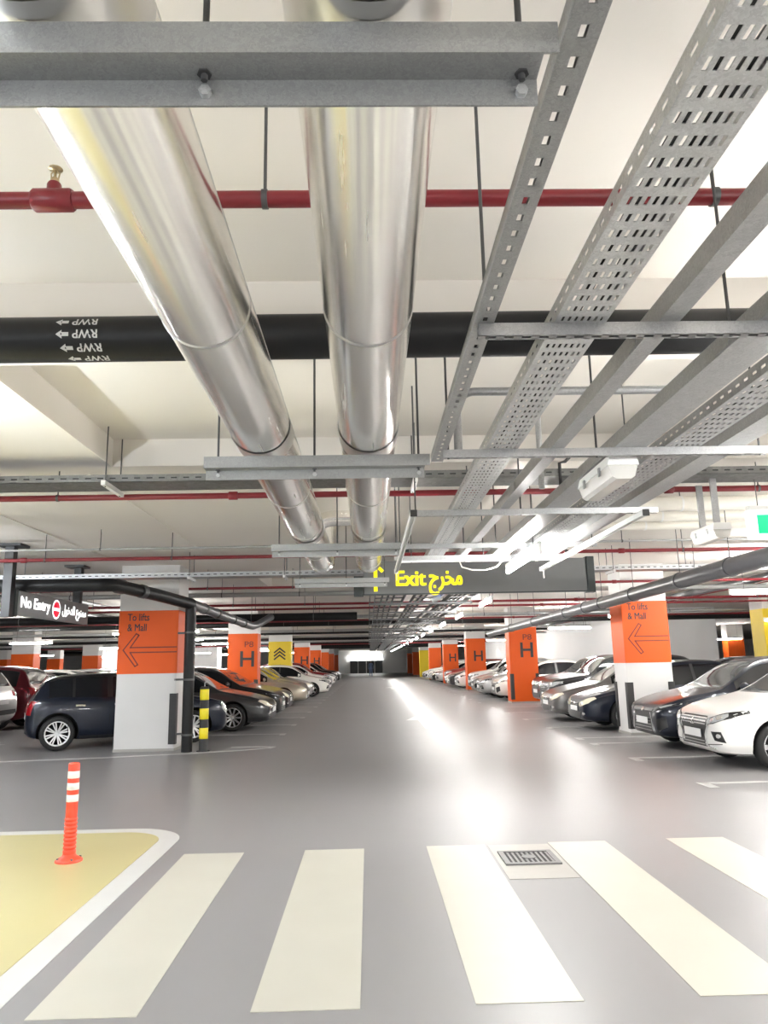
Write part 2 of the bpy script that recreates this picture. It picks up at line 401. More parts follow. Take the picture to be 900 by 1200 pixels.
# ================================================================== overhead services
ZB = 2.65                                   # top of the trapeze hangers
def ceil_z(x, y):
    """height of the slab underside above a point"""
    return ZUP if any(a < y < b and x0 < x < x1 for a, b, x0, x1 in rec) else ZLOW
def rod(mb, x, y, z0, z1=None, r=.0065):
    z1 = z1 or ceil_z(x, y)
    mb.tube([(x, y, z0), (x, y, z1)], r, 6)
    return mb
def rodpart(root, x, y, z0, nut=True, z1=None):
    o = part('hanger_rod', rod(MB(), x, y, z0, z1), 'steel_rod', root)
    if nut: subpart('nut', MB().lathe([(.014, z0+.012), (.014, z0+.026)], 6, (x, y, 0)), 'steel_rod', o, root)
    return o
# ---- the two big insulated pipes
def big_pipe(x, label, turn, yend):
    r = .168; z = ZB+r+.007
    p = thing('insulated_pipe', label, 'pipe', (x, 4.0, z), 0, 'aluminium clad pipes')
    R = .26
    path = [(x, -3.0, z), (x, 2.6, z), (x, 5.4, z), (x, 8.0, z), (x, yend, z)]
    elbow = [(x, yend + R*math.sin(a), z + R*(1-math.cos(a))) for a in [PI/2*i/10 for i in range(1, 11)]]
    part('cladding', MB().tube(path, r, 48, False), 'alu_clad', p)
    part('elbow', MB().tube([path[-1]]+elbow+[(x, yend+R, ZLOW)], r+.004, 40, False), 'alu_clad', p)
    for y in (-.4, 1.25, 2.62, 4.18, 5.55, 7.05, 8.5, 9.4):
        part('jacket_band', MB().tube([(x, y-.006, z), (x, y-.0055, z), (x, y+.0055, z), (x, y+.006, z)], [r, r+.003, r+.003, r], 48, False), 'alu_seam', p)
    part('lap_seam', MB().tube([(x+r*math.cos(.35), -3, z+r*math.sin(.35)), (x+r*math.cos(.35), yend, z+r*math.sin(.35))], .004, 6), 'alu_seam', p)
    for y in (1.20, 4.12, 7.28):
        part('saddle', MB().tube([(x, y-.07, z), (x, y+.13, z)], r+.005, 40, False), 'alu_seam', p)
    return p
pa = big_pipe(-.592, 'left one of the two large shiny aluminium clad pipes overhead', 'up', 9.75)
pb = big_pipe(.018, 'right one of the two large shiny aluminium clad pipes overhead', 'up', 9.75)
# clad branch bend between the pipes
bx = MB().tube([(-.592, 8.55, 2.99)] + [(-.592+.22*(1-math.cos(a)), 8.55, 2.99+.14*math.sin(a)+.02) for a in [PI/2*i/8 for i in range(1, 9)]] + [(.018-.02, 8.55, 3.15)], .09, 24)
single('pipe_branch', bx, 'alu_clad', 'short clad branch pipe bending over between the two big pipes', 'pipe', (-.592, 8.55, 2.99))
# ---- z-section hangers under the pipes
for i, (y, x0, x1, lb) in enumerate([(1.17, -1.05, .365, 'nearest galvanised hanger beam under the big pipes at the top of the picture'),
                                     (4.08, -.905, .362, 'second galvanised hanger beam under the big pipes'),
                                     (7.25, -.93, .345, 'third galvanised hanger beam under the big pipes'),
                                     (10.3, -1.0, .30, 'farthest galvanised hanger beam under the big pipes before the exit sign')]):
    h = thing('pipe_hanger', lb, 'hanger', ((x0+x1)/2, y, ZB-.12), 0, 'hangers under the big pipes')
    t = .005
    part('beam', MB().prism([(y, ZB), (y, ZB-.065), (y+.066, ZB-.065), (y+.066, ZB-.12), (y+.071, ZB-.12), (y+.071, ZB-.06), (y+t, ZB-.06), (y+t, ZB)], x0, x1-.028, 'x'), 'galvanised_fine', h)
    part('end_plate', MB().box((x1-.028, y, ZB-.065), (x1, y+t, ZB)), 'galvanised_fine', h)
    for x in (x0+.07, -.29, x1-.06):
        part('bolt', MB().lathe([(.012, -.012), (.012, 0)], 6, (x, y+.066, ZB-.095), 'y'), 'galvanised_pale', h)
        rodpart(h, x, y+.05, ZB-.08)
# ---- electrical trays on strut bars, right of the pipes
for i, (y, x0, x1) in enumerate([(-.6, .38, 2.25), (.92, .38, 2.25), (2.42, .40, 2.25), (4.0, .43, 2.25), (5.68, .33, 2.27), (7.38, .30, 2.30), (8.22, .30, 2.25)]):
    near = ['behind the camera', 'just above the camera', 'nearest one in view', 'just before the bulkhead lamp', 'carrying the two hanging lighting rails', 'crossing above the lit tube', 'just before the exit sign'][i]
    h = thing('strut_hanger', f'galvanised slotted strut bar under the cable trays, {near}', 'hanger', ((x0+x1)/2, y, ZB-.045), 0, 'strut bars under the cable trays')
    part('strut', MB().box((x0,y,ZB-.045),(x1,y+.003,ZB)).box((x0,y+.038,ZB-.045),(x1,y+.041,ZB)).box((x0,y+.003,ZB-.003),(x1,y+.038,ZB)), 'galvanised', h)
    sl = MB(); n = int((x1-x0)/.06); xs = x0
    for k in range(n):
        a = x0+(x1-x0)*k/n; sl.box((a, y+.003, ZB-.045), (a+.028, y+.038, ZB-.042))
    sl.box((x0, y+.003, ZB-.045), (x1, y+.012, ZB-.042)).box((x0, y+.029, ZB-.045), (x1, y+.038, ZB-.042))
    part('slotted_face', sl, 'galvanised', h)
    for x in ((x0+.03, 1.29, x1-.04) if i != 4 else (x0+.05, 1.2, x1-.2)): rodpart(h, x, y+.02, ZB-.05)

def perf_tray(name, label, x0, x1, y0, y1, z, flange, rows, pitch=.075, slot=.036, ratio=.42, fl_slots=True, material='galvanised', group='cable trays over the aisle'):
    """perforated tray along y: real slots in the bottom and in the side walls"""
    t = thing(name, label, 'cable tray', ((x0+x1)/2, (y0+y1)/2, z), 0, group)
    n = int((y1-y0)/pitch)
    def sheet(fn, w, rows):
        mb = MB(); cs = [0]; m = w*.06 if rows > 1 else w*.28; cw = (w-2*m)/rows
        for r in range(rows): cs += [m+cw*(r+.5-ratio/2), m+cw*(r+.5+ratio/2)]
        cs.append(w); nc = len(cs)
        for k in range(n+1):
            for dy in ((0, slot) if k < n else (0,)):
                for c in cs: mb.v.append(fn(c, y0+k*pitch+dy))
        for q in range(2*n):
            for c in range(nc-1):
                if q % 2 == 0 and c % 2 == 1: continue
                mb.f.append((q*nc+c, q*nc+c+1, (q+1)*nc+c+1, (q+1)*nc+c)); mb.sm.append(False)
        return mb
    for nm, fn, w, rr in (('tray_bottom', lambda c, y: (x0+c, y, z), x1-x0, rows),
                          ('side_wall', lambda c, y: (x0, y, z+c), flange, 1), ('side_wall', lambda c, y: (x1, y, z+c), flange, 1)):
        if nm == 'side_wall' and not fl_slots:
            xx = fn(0, 0)[0]; part(nm, MB().box((xx-.001, y0, z), (xx+.001, y1, z+flange)), material, t); continue
        o = part(nm, sheet(fn, w, rr), material, t); md = o.modifiers.new('thickness', 'SOLIDIFY'); md.thickness = .0022; md.offset = 0
    for xx in (x0, x1): part('return_lip', MB().box((xx-.001, y0, z+flange-.002), (xx+(.014 if xx == x0 else -.014), y1, z+flange)), material, t)
    return t
def solid_tray(name, label, x0, x1, y0, y1, z, flange, material='galvanised'):
    t = thing(name, label, 'cable tray', ((x0+x1)/2, (y0+y1)/2, z), 0, 'cable trays over the aisle')
    part('tray_bottom', MB().box((x0, y0, z), (x1, y1, z+.003)), material, t)
    for xx, s in ((x0, 1), (x1, -1)):
        part('side_wall', MB().box((xx, y0, z+.003), (xx+s*.003, y1, z+flange)), material, t)
        part('return_lip', MB().box((xx, y0, z+flange), (xx+s*.016, y1, z+flange+.003)), material, t)
    k = y0+1.3
    while k < y1:
        part('joint_plate', MB().box((x0-.003, k-.06, z+.008), (x0, k+.06, z+flange-.01)), material, t); k += 2.4
    return t
YE = 8.75
perf_tray('slotted_channel', 'narrow slotted galvanised channel running beside the right big pipe', .385, .452, -1.0, 4.27, ZB, .045, 1, .075, .030, .55, False, 'galvanised_fine')
perf_tray('cable_tray', 'wide galvanised tray with many slots, nearest to the pipes', .665, .845, -1.0, YE, ZB, .065, 7, material='galvanised_pale')
solid_tray('cable_trunking', 'narrow closed steel trunking right of the wide slotted tray', 1.03, 1.105, -1.0, YE, ZB, .075)
solid_tray('cable_tray', 'plain solid-bottom galvanised tray in the middle of the right group', 1.385, 1.565, -1.0, YE, ZB, .07)
perf_tray('cable_tray', 'slotted galvanised tray between two plain trays at right', 1.665, 1.865, -1.0, YE, ZB, .065, 6)
solid_tray('cable_tray', 'outermost plain galvanised tray at the right end of the strut bars', 1.965, 2.12, -1.0, YE, ZB, .06)
# cables lying in two trays
for (x, y0, y1, r, lb) in ((.72, -1, YE, .012, 'thin black cable lying in the wide slotted tray'), (.785, -1, YE, .016, 'thick black cable lying in the wide slotted tray'),
                           (1.48, -1, YE, .014, 'black cable lying in the plain middle tray'), (1.76, -1, YE, .013, 'black cable lying in the right slotted tray')):
    single('cable', MB().tube([(x+.012*math.sin(i*1.7), y0+(y1-y0)*i/24, ZB+.004+r) for i in range(25)], r, 8), 'cable_black', lb, 'cable', (x, y0, ZB))
# hanging lighting rails under the strut bars
for x, y0, y1, lb in ((.35, 5.45, 9.05, 'left white lighting rail hung under the strut bars'), (2.12, 5.55, 9.05, 'right white lighting rail hung under the strut bars')):
    t = thing('lighting_rail', lb, 'rail', (x, (y0+y1)/2, 2.555), 0, 'white lighting rails')
    part('channel', MB().box((x-.022,y0,2.56),(x-.019,y1,2.602)).box((x+.019,y0,2.56),(x+.022,y1,2.602)).box((x-.019,y0,2.599),(x+.019,y1,2.602)).box((x-.019,y0,2.56),(x-.010,y1,2.562)).box((x+.010,y0,2.56),(x+.019,y1,2.562)), 'white_metal', t)
    part('end_cap', MB().box((x-.025,y0-.012,2.555),(x+.025,y0,2.605)), 'rubber', t)
    part('far_end_cap', MB().box((x-.025,y1,2.555),(x+.025,y1+.012,2.605)), 'white_metal', t)
    part('drop_wire', MB().tube([(x, y1-.1, 2.56), (x, y1-.1, 2.46)], .004, 6), 'white_pvc', t)
t = thing('cross_rail', 'white cross rail joining the lighting rails before the exit sign', 'rail', (1.25, 8.42, 2.58))
part('channel', MB().box((.37, 8.40, 2.605), (2.1, 8.44, 2.64)), 'white_metal', t)
for x in (.5, 1.1, 1.9): rodpart(t, x, 8.42, 2.60)

# ---- luminaires
def tube_light(x, y, z, ln, label, cool=False, hang=True, rad=.023, along='y', group='fluorescent tube lights', wire=False):
    t = thing('tube_light', label, 'light', (x, y, z), 0, group)
    def M(): return MB()
    h = ln/2
    def bx(a0, a1, b0, b1, z0, z1):
        return MB().box((x+b0, y+a0, z+z0), (x+b1, y+a1, z+z1)) if along == 'y' else MB().box((x+a0, y+b0, z+z0), (x+a1, y+b1, z+z1))
    part('batten', bx(-h-.05, h+.05, -.02, .02, .055, .085), 'white_metal', t)
    for s in (-1, 1): part('lamp_holder', bx(s*h-.014*s, s*(h+.05), -.015, .015, -.028, .055), 'white_metal', t)
    pts = [(x, y-h, z), (x, y+h, z)] if along == 'y' else [(x-h, y, z), (x+h, y, z)]
    part('lamp_tube', MB().tube(pts, rad, 8), 'tube_cool' if cool else 'tube', t)
    if hang:
        for s in (-1, 1):
            px, py = (x, y+s*h*.7) if along == 'y' else (x+s*h*.7, y)
            part('hanger_rod', MB().tube([(px, py, z+.085), (px, py, ceil_z(px, py))], .005, 6), 'steel_rod', t)
    return t
tube_light(1.615, 7.75, 2.50, 1.6, 'lit fluorescent tube hanging under the trays in front of the exit sign', rad=.026)
single('lamp_flex', MB().tube([(1.52, 8.42, 2.60), (1.45, 8.35, 2.53), (1.32, 8.3, 2.49), (1.17, 8.35, 2.50), (1.08, 8.5, 2.55), (1.06, 8.6, 2.65)], .008, 8), 'white_pvc', 'white flex looping from the lit tube up to the tray', 'cable', (1.3, 8.4, 2.5))
# rows over the aisle and the bays (unseen ones beside and behind the camera are added for light)
for k, y in enumerate((-8.0, -4.5, -1.0, 3.6)):  # this row and the next: unseen tubes added to brighten the near ceiling
    tube_light(2.9, y, 2.56, 1.5, f'added fluorescent tube out of view beside the viewer at right, {ORD(k)} from the back wall')
for k, y in enumerate((-8.0, -4.5, -1.0, 4.2)):
    tube_light(-3.5, y, 2.56, 1.5, f'added fluorescent tube out of view beside the viewer at left, {ORD(k)} from the back wall', True)
for k, y in enumerate((-6.0, 0.0, 5.0, 10.0)):  # unseen tubes on both sides, added to light column fronts and cars
    tube_light(-9.2, y, 2.5, 1.5, f'added unseen cool white tube over the left cross lane, {ORD(k)} from the back wall', True, along='x', group='tubes over the left bays')
    tube_light(8.6, y, 2.5, 1.5, f'added unseen fluorescent tube over the near right bays, {ORD(k)} from the back wall', along='x', group='tubes over the right bays')
tube_light(-6.3, 6.4, 2.7, 1.5, 'added unseen cool white tube over the cross lane level with the painted island', True)  # added out of view for more uplight on the mid-distance ceiling
for k, (x, y) in enumerate(((6.3, 6.6), (6.9, 9.6))):  # two more out-of-view tubes added for uplight, right side
    tube_light(x, y, 2.6, 1.5, f'added unseen fluorescent tube above the nearest white sedan bay, {ORD(k)} from the viewer', group='tubes over the right bays')
tube_light(-6.7, 9.6, 2.86, 1.5, 'cool white tube left of the no entry sign', True, along='x')
for k in range(15):
    tube_light(2.35, 15.0+4.4*k, 2.62, 1.5, f'lit tube over the aisle, {ORD(k)} beyond the exit sign', group='tubes over the far aisle')
tube_light(-6.0, 23.6, 2.55, 1.5, 'lit tube between the left lifts column and the left P8 H column', along='x', group='tubes over the left bays')
for k in range(8):  # row added to put light on the cars and far ceiling
    tube_light(-7.9, 26.0+7.0*k, 2.62, 1.5, f'added lit tube over the left car row, {ORD(k)} from the front', along='x', group='tubes over the left bays')
for k, y in enumerate((13.4, 20.4, 27.4, 42.0, 56.0)):
    tube_light(7.3, y, 2.6, 1.5, f'lit tube over the right-hand bays, {ORD(k)} from the front', along='x', group='tubes over the right bays')
for k in range(6):
    tube_light(-12.5, 19.0+9.5*k, 2.45, 1.5, f'lit tube over the left-hand bays, {ORD(k)} from the front', along='x', group='tubes over the left bays')
for k in range(5):
    tube_light(-22.0, 30.0+11*k, 2.4, 1.5, f'lit tube far out over the left bays, {ORD(k)} from the front', along='x', group='tubes over the left bays')
for k, (x, y) in enumerate(((12.4, 15.5), (12.4, 22.0))):  # added to brighten the core wall front and the yellow column
    tube_light(x, y, 2.5, 1.5, f'added lit tube over the second right row of cars, {ORD(k)} from the front', along='x', group='tubes over the right bays')
for k in range(4):
    tube_light(22.0, 22.0+12*k, 2.5, 1.5, f'lit tube far out over the right bays, {ORD(k)} from the front', along='x', group='tubes over the right bays')
def bulkhead(x, y, z, label, ln=.62, hang=0):
    t = thing('bulkhead_light', label, 'light', (x, y, z), 0, 'unlit bulkhead lights')
    h = ln/2
    part('housing', MB().prism([(x-.09,z+.03),(x+.09,z+.03),(x+.075,z+.09),(x-.075,z+.09)], y-h, y+h, 'y'), 'white_metal', t)
    part('diffuser', MB().prism([(x-.085,z+.03),(x-.065,z-.035),(x-.04,z-.05),(x+.04,z-.05),(x+.065,z-.035),(x+.085,z+.03)], y-h+.01, y+h-.01, 'y'), 'diffuser', t)
    for s in (-1, 1): part('clip', MB().box((x-.098,y+s*h*.5-.015,z+.0),(x-.088,y+s*h*.5+.015,z+.05)), 'galvanised', t)
    for s in (-1, 1): part('bracket', MB().box((x-.03,y+s*h*.6-.01,z+.09),(x+.03,y+s*h*.6+.01,z+.09+hang+.012)), 'galvanised', t)
    return t
bulkhead(1.46, 4.40, 2.545, 'unlit translucent bulkhead light under the middle plain tray')
bulkhead(3.28, 7.0, 2.62, 'unlit grey bulkhead light beside the green exit sign', .5, .43)

# ---- pipes crossing the car park
def cross_pipe(name, label, y, z, r, x0, x1, material, cat='pipe', rods=(), coup=(), group=None, y2=None, n=14, clamp='steel_rod'):
    y2 = y if y2 is None else y2
    def Y(x): return y+(y2-y)*(x-x0)/(x1-x0)
    t = thing(name, label, cat, ((x0+x1)/2, y, z), 0, group)
    part('pipe_run', MB().tube([(x0, y, z), (x1, y2, z)], r, n), material, t)
    for x in coup:
        part('coupling', MB().tube([(x-.045, Y(x), z), (x-.04, Y(x), z), (x+.04, Y(x), z), (x+.045, Y(x), z)], [r+.004, r+.012, r+.012, r+.004], n), material, t)
    for x in rods:
        o = part('hanger_rod', rod(MB(), x, Y(x), z+r), 'steel_rod', t)
        subpart('clamp', MB().tube([(x-.011, Y(x), z), (x+.011, Y(x), z)], r+.005, n), clamp, o, t)
    return t
rp = cross_pipe('sprinkler_pipe', 'nearest red sprinkler pipe crossing over the big pipes', 2.52, 3.20, .031, -9, 9, 'red_pipe', coup=(-1.16,), rods=(-3.4, -.36, 1.33, 3.3), group='red sprinkler pipes')
# branch tee, sprinkler head
x, y = -1.14, 2.52
part('outlet_tee', MB().tube([(x-.075,y,3.2),(x-.065,y,3.2),(x+.065,y,3.2),(x+.075,y,3.2)], [.036,.043,.043,.036], 16).lathe([(.026,3.2),(.026,3.262),(.022,3.27)], 14, (x, y, 0)), 'red_pipe', rp)
so = part('sprinkler_head', MB().lathe([(.013,3.268),(.016,3.275),(.016,3.287),(.010,3.292),(.005,3.30),(.005,3.325)], 12, (x, y, 0)), 'brass', rp)
subpart('deflector', MB().lathe([(.004,3.325),(.026,3.328),(.026,3.331),(.004,3.333)], 12, (x, y, 0)).tube([(x-.013,y,3.288),(x-.016,y,3.31),(x-.004,y,3.326)], .003, 6).tube([(x+.013,y,3.288),(x+.016,y,3.31),(x+.004,y,3.326)], .003, 6), 'brass', so, rp)
# black rainwater pipe with stencilled flow marks
bp = cross_pipe('rainwater_pipe', 'thick black rainwater pipe with stencilled marks crossing over the big pipes', 3.80, 3.20, .118, -9, 9, 'black_pipe', rods=(-4.2, 2.9, 5.5), coup=(-5.5, 4.2), y2=3.64, n=40, clamp='rubber')
def stencil(phi, dx):
    """upside-down RWP and arrow wrapped on the pipe skin at angle phi below the horizontal"""
    me = text_mesh('RWP', .062, .0012, 0, .125)
    ar = MB().add([(0,.012,0),(.035,.012,0),(.035,0,0),(.066,.022,0),(.035,.044,0),(.035,.032,0),(0,.032,0)], [(0,1,5,6),(2,3,4)]).mesh('a')
    bm = bmesh.new(); bm.from_mesh(me); k = len(bm.verts); bm.from_mesh(ar)
    bm.verts.ensure_lookup_table()
    for i, v in enumerate(bm.verts):
        if i >= k: v.co.x += .145
        px = -1.37+dx - v.co.x                           # rotated half a turn
        a = phi + (v.co.y-.022)/.118
        yy = 3.80+(3.64-3.80)*(px+9)/18
        v.co = Vector((px, yy-.1195*math.cos(a), 3.2-.1195*math.sin(a))) - bp.location
        # text top points down the pipe, so a grows against y
    m2 = bpy.data.meshes.new('stencil_mark'); bm.to_mesh(m2); bm.free(); bpy.data.meshes.remove(me); bpy.data.meshes.remove(ar)
    return obj('stencil_mark', m2, 'paint_white', bp)
for phi, dx in ((-.42, 0), (.18, .005), (.78, .02), (1.38, .04)): stencil(phi, dx)
# bent conduit dropping to the trays
single('conduit', MB().tube([(1.8, 4.04, 3.0), (.62, 4.04, 3.0)] + [(.62-.10*math.sin(a), 4.04, 3.0-.10*(1-math.cos(a))) for a in [PI/2*i/8 for i in range(1, 9)]] + [(.52, 4.04, ZB)], .024, 14), 'galvanised', 'bent steel conduit dropping to the cable trays behind the black pipe', 'conduit', (.52, 4.04, ZB))
single('conduit', MB().tube([(1.46, 5.45, 2.72), (1.46, 5.45, 2.95)] + [(1.46+.09*math.sin(a), 5.45, 2.95+.09*(1-math.cos(a))) for a in (.5, 1.0, 1.5)] + [(1.75, 5.45, 3.04), (1.9, 5.45, 2.95), (1.95, 5.45, 2.73)], .013, 10), 'cable_black', 'black cable looping out of the plain middle tray', 'cable', (1.46, 5.45, 2.72))
single('conduit_post', MB().tube([(1.28, 5.3, 2.72), (1.28, 5.3, ZUP)], .022, 12), 'galvanised', 'vertical steel conduit between the trays and the slab', 'conduit', (1.28, 5.3, 2.72))
# cross tray with slotted side and cables
def cross_tray(label, y0, y1, z, x0, x1, flange=.07, cables=4, material='tray_grey', rods=(), bracket=()):
    t = thing('cable_tray', label, 'cable tray', ((x0+x1)/2, (y0+y1)/2, z), 0, 'cable trays crossing the aisle')
    part('tray_bottom', MB().box((x0, y0, z), (x1, y1, z+.004)), material, t)
    fr = MB(); n = int((x1-x0)/.11)
    fr.box((x0, y0, z), (x1, y0+.003, z+flange*.42)).box((x0, y0, z+flange*.62), (x1, y0+.003, z+flange))
    for k in range(n): a = x0+(x1-x0)*k/n; fr.box((a, y0, z+flange*.42), (a+.055, y0+.003, z+flange*.62))
    part('slotted_side', fr, material, t); part('side_wall', MB().box((x0, y1-.003, z), (x1, y1, z+flange)), material, t)
    part('cable_bundle', MB().tube([(x0+(x1-x0)*i/30, y0+.036, z+.034+.003*(i % 2)) for i in range(31)], .029, 8), 'cable_black', t)
    for k in range(cables):
        yy = y0+.05+(y1-y0)*(k+.7)/(cables+.4); r = .014+.006*(k % 3)
        part('cable', MB().tube([(x0+(x1-x0)*i/40, yy+.02*math.sin(i*1.3+k), z+.006+r+.004*(i % 2)) for i in range(41)], r, 6), 'cable_black' if k % 2 else 'cable_grey', t)
    for x in rods:
        part('hanger_rod', rod(MB(), x, y0-.02, z-.05), 'steel_rod', t); part('hanger_rod', rod(MB(), x, y1+.02, z-.05), 'steel_rod', t)
        part('support_strut', MB().box((x-.02, y0-.08, z-.042), (x+.02, y1+.08, z)), 'white_metal', t)
    return t
cross_tray('galvanised tray full of cables crossing in front of the slab step', 6.66, 7.02, 3.15, -10, 9, rods=(-4.5, -2.35, .45, 2.5, 4.6))
cross_pipe('sprinkler_pipe', 'red sprinkler pipe running just behind the crossing cable tray', 7.20, 3.13, .03, -12, 12, 'red_pipe', rods=(-3.0, 1.0, 3.9), coup=(-1.3, 3.0), group='red sprinkler pipes')
cross_pipe('sprinkler_pipe', 'red sprinkler pipe passing just in front of the exit sign', 10.75, 3.03, .026, -20, 18, 'red_pipe', rods=(-6.2, -4.6, -2.8, 2.9, 4.6, 6.4), coup=(-4.9, 3.7), group='red sprinkler pipes')
cross_pipe('steel_pipe', 'thin grey pipe beside the red pipe before the exit sign', 10.4, 3.12, .016, -20, 18, 'galvanised', rods=(-5.4, -3.7, 3.6), group='grey pipes')
for k, (y, z) in enumerate(((8.35, 3.22), (8.95, 3.20), (9.5, 3.18))):
    cross_pipe('white_pipe', f'cream coated pipe at upper right, {ORD(k)} behind the slab step', y, z, (.085, .075, .06)[k], 2.45, 9.5, 'white_pvc', rods=(3.6, 5.2), group='cream pipes', n=24, clamp='white_metal')
cross_tray('greenish grey cable tray above the no entry sign level', 12.7, 13.0, 2.98, -16, 14, .08, 2, 'galvanised', rods=(-5.9, -3.0, -1.4, 4.2, 5.6))
# receding pipes behind the exit sign
far = [(15.1, 3.02, .026, 'red_pipe', 'sprinkler_pipe'), (16.6, 3.02, .05, 'cable_grey', 'steel_pipe'), (18.0, 2.90, .03, 'red_pipe', 'sprinkler_pipe'),
       (20.9, 2.78, .11, 'black_pipe', 'drain_pipe'), (21.6, 3.05, .03, 'red_pipe', 'sprinkler_pipe'), (23.4, 2.92, .05, 'galvanised', 'steel_pipe'),
       (25.9, 2.95, .03, 'red_pipe', 'sprinkler_pipe'), (28.9, 3.0, .09, 'black_pipe', 'drain_pipe'), (30.0, 3.05, .03, 'red_pipe', 'sprinkler_pipe'),
       (32.6, 2.90, .06, 'cable_grey', 'steel_pipe'), (34.5, 3.0, .035, 'red_pipe', 'sprinkler_pipe'), (37.0, 3.02, .10, 'black_pipe', 'drain_pipe'),
       (40.8, 2.95, .06, 'galvanised', 'steel_pipe'), (43.0, 3.0, .04, 'red_pipe', 'sprinkler_pipe'), (46.9, 3.02, .10, 'black_pipe', 'drain_pipe'),
       (50.4, 2.95, .06, 'galvanised', 'steel_pipe'), (55.5, 3.02, .10, 'black_pipe', 'drain_pipe'), (60.0, 3.0, .05, 'red_pipe', 'sprinkler_pipe'),
       (66.0, 3.02, .10, 'black_pipe', 'drain_pipe'), (74.0, 3.02, .10, 'black_pipe', 'drain_pipe')]
cnt = {}
word = {'sprinkler_pipe': 'thin red sprinkler pipe', 'steel_pipe': 'grey steel pipe', 'drain_pipe': 'black drain pipe'}
for (y, z, r, m, nm) in far:
    k = cnt.get(nm, 0); cnt[nm] = k+1
    w = 30 if y > 18 else 18
    xa, xb = (-12.5 if y == 66 else -w), (9.6 if 29 < y < 67 else -.3 if y == 20.9 else w)
    cross_pipe(nm, f'{word[nm]} crossing behind the exit sign, {ORD(k)} of its kind going back', y, z, r, xa, xb, m, rods=[x for x in (-9.5, -6.5, -3.2, -1.5, 3.6, 6.6, 9.4) if x < xb] if y < 35 else (), coup=(-5.0, 5.0) if xb > 5 else (-5.0,), group='pipes crossing the far aisle')
# side-bay runs: lengthwise pipes over the parked cars
for k, (x, z, r, m) in enumerate(((-7.4, 3.2, .05, 'galvanised'), (-9.0, 3.22, .09, 'black_pipe'), (-10.6, 3.2, .035, 'red_pipe'), (7.2, 3.2, .05, 'galvanised'), (8.9, 3.22, .09, 'grey_black_pipe'), (9.3, 3.2, .035, 'red_pipe'))):
    t = thing('bay_pipe', f'{ {"galvanised": "grey", "black_pipe": "black", "red_pipe": "red", "grey_black_pipe": "dark grey"}[m]} pipe running lengthwise over the {"left" if x < 0 else "right"}-hand parked cars', 'pipe', (x, 40, z), 0, 'pipes over the bays')
    part('pipe_run', MB().tube([(x, 17.0 if x < 0 else 13.5, z), (x, 80, z)], r, 12), m, t)
    for y in range(20, 60, 6): part('hanger_rod', MB().tube([(x, y, z+r), (x, y, ceil_z(x, y))], .006, 6), 'steel_rod', t)
# cable ladders behind the exit sign
for k, (x0, x1) in enumerate(((.15, .75), (.95, 1.5), (1.68, 2.15))):
    t = thing('cable_ladder', f'dark cable ladder running down the aisle behind the exit sign, {["left", "middle", "right"][k]} of three', 'cable ladder', ((x0+x1)/2, 40, 2.80), 0, 'cable ladders down the aisle')
    for x in (x0, x1): part('side_rail', MB().box((x-.008, 11.6, 2.78), (x+.008, 84, 2.86)), 'ladder_steel', t)
    rg = MB()
    for j in range(80): rg.box((x0, 11.8+j*.9, 2.785), (x1, 11.83+j*.9, 2.805))
    tag(part('rungs', rg, 'ladder_steel', t), kind='stuff')
    for j in range(3 if k != 1 else 2):
        part('cable', MB().tube([(x0+(x1-x0)*(j+1)/4.5+.02*math.sin(i*1.9+j), 11.7+i*3.6, 2.83) for i in range(21)], .022, 6), 'cable_black', t)
for k in range(14):
    y = 13.4+k*3.0
    t = thing('ladder_hanger', f'strut bar under the cable ladders, {ORD(k)} behind the exit sign', 'hanger', (1.15, y, 2.74), 0, 'strut bars under the far ladders')
    part('strut', MB().box((.02, y, 2.735), (2.28, y+.041, 2.778)), 'ladder_steel', t)
    for x in (.05, 2.25): rodpart(t, x, y+.02, 2.73, False)

# ---- big black drain on the left with its downpipe, grey-black drain on the right
t = thing('drain_pipe', 'black drain pipe bending at left and dropping past the lifts column to the floor', 'pipe', (-3.29, 14.12, 0))
zl = 2.80
path = [(-14, 12.0, zl+.03), (-4.25, 12.0, zl)] + [(-4.25+.22*math.sin(a), 12.0+.22*(1-math.cos(a)), zl) for a in (.4, .8, 1.15)] + [(-3.62, 13.1, 2.72), (-3.29, 14.12, 2.64)]
part('horizontal_run', MB().tube(path, .105, 24), 'black_pipe', t)
part('lengthwise_run', MB().tube([(-3.29, 14.12, 2.64), (-3.18, 16.4, 2.58), (-3.02, 19.4, 2.50), (-3.0, 19.8, 2.50), (-2.9, 20.1, 2.56), (-2.6, 20.5, 2.78)], .095, 20), 'grey_black_pipe', t)
part('downpipe', MB().tube([(-3.29, 14.12, .0), (-3.29, 14.12, 2.64)], .098, 24), 'black_pipe', t)
for (p, q, rr) in (((-4.05, 12.2, zl), (-3.98, 12.33, zl-.01), .117), ((-3.80, 12.66, 2.755), (-3.76, 12.76, 2.747), .115), ((-5.9, 12.0, zl+.005), (-5.85, 12.0, zl+.005), .115), ((-3.25, 15.0, 2.617), (-3.245, 15.08, 2.614), .108), ((-3.2, 16.0, 2.59), (-3.195, 16.08, 2.588), .108), ((-3.12, 17.5, 2.55), (-3.115, 17.58, 2.548), .108), ((-3.06, 18.6, 2.52), (-3.055, 18.68, 2.518), .108)):
    part('coupling', MB().tube([p, q], rr, 24), 'steel_rod', t)
for z in (.28, 1.25, 2.1): part('pipe_clip', MB().tube([(-3.29, 14.12, z), (-3.29, 14.12, z+.035)], .106, 24).box((-3.60, 14.30, z), (-3.33, 14.33, z+.035)), 'steel_rod', t)
t = thing('drain_pipe', 'dark grey jointed drain pipe running lengthwise past the right lifts column', 'pipe', (4.3, 12.0, 2.5))
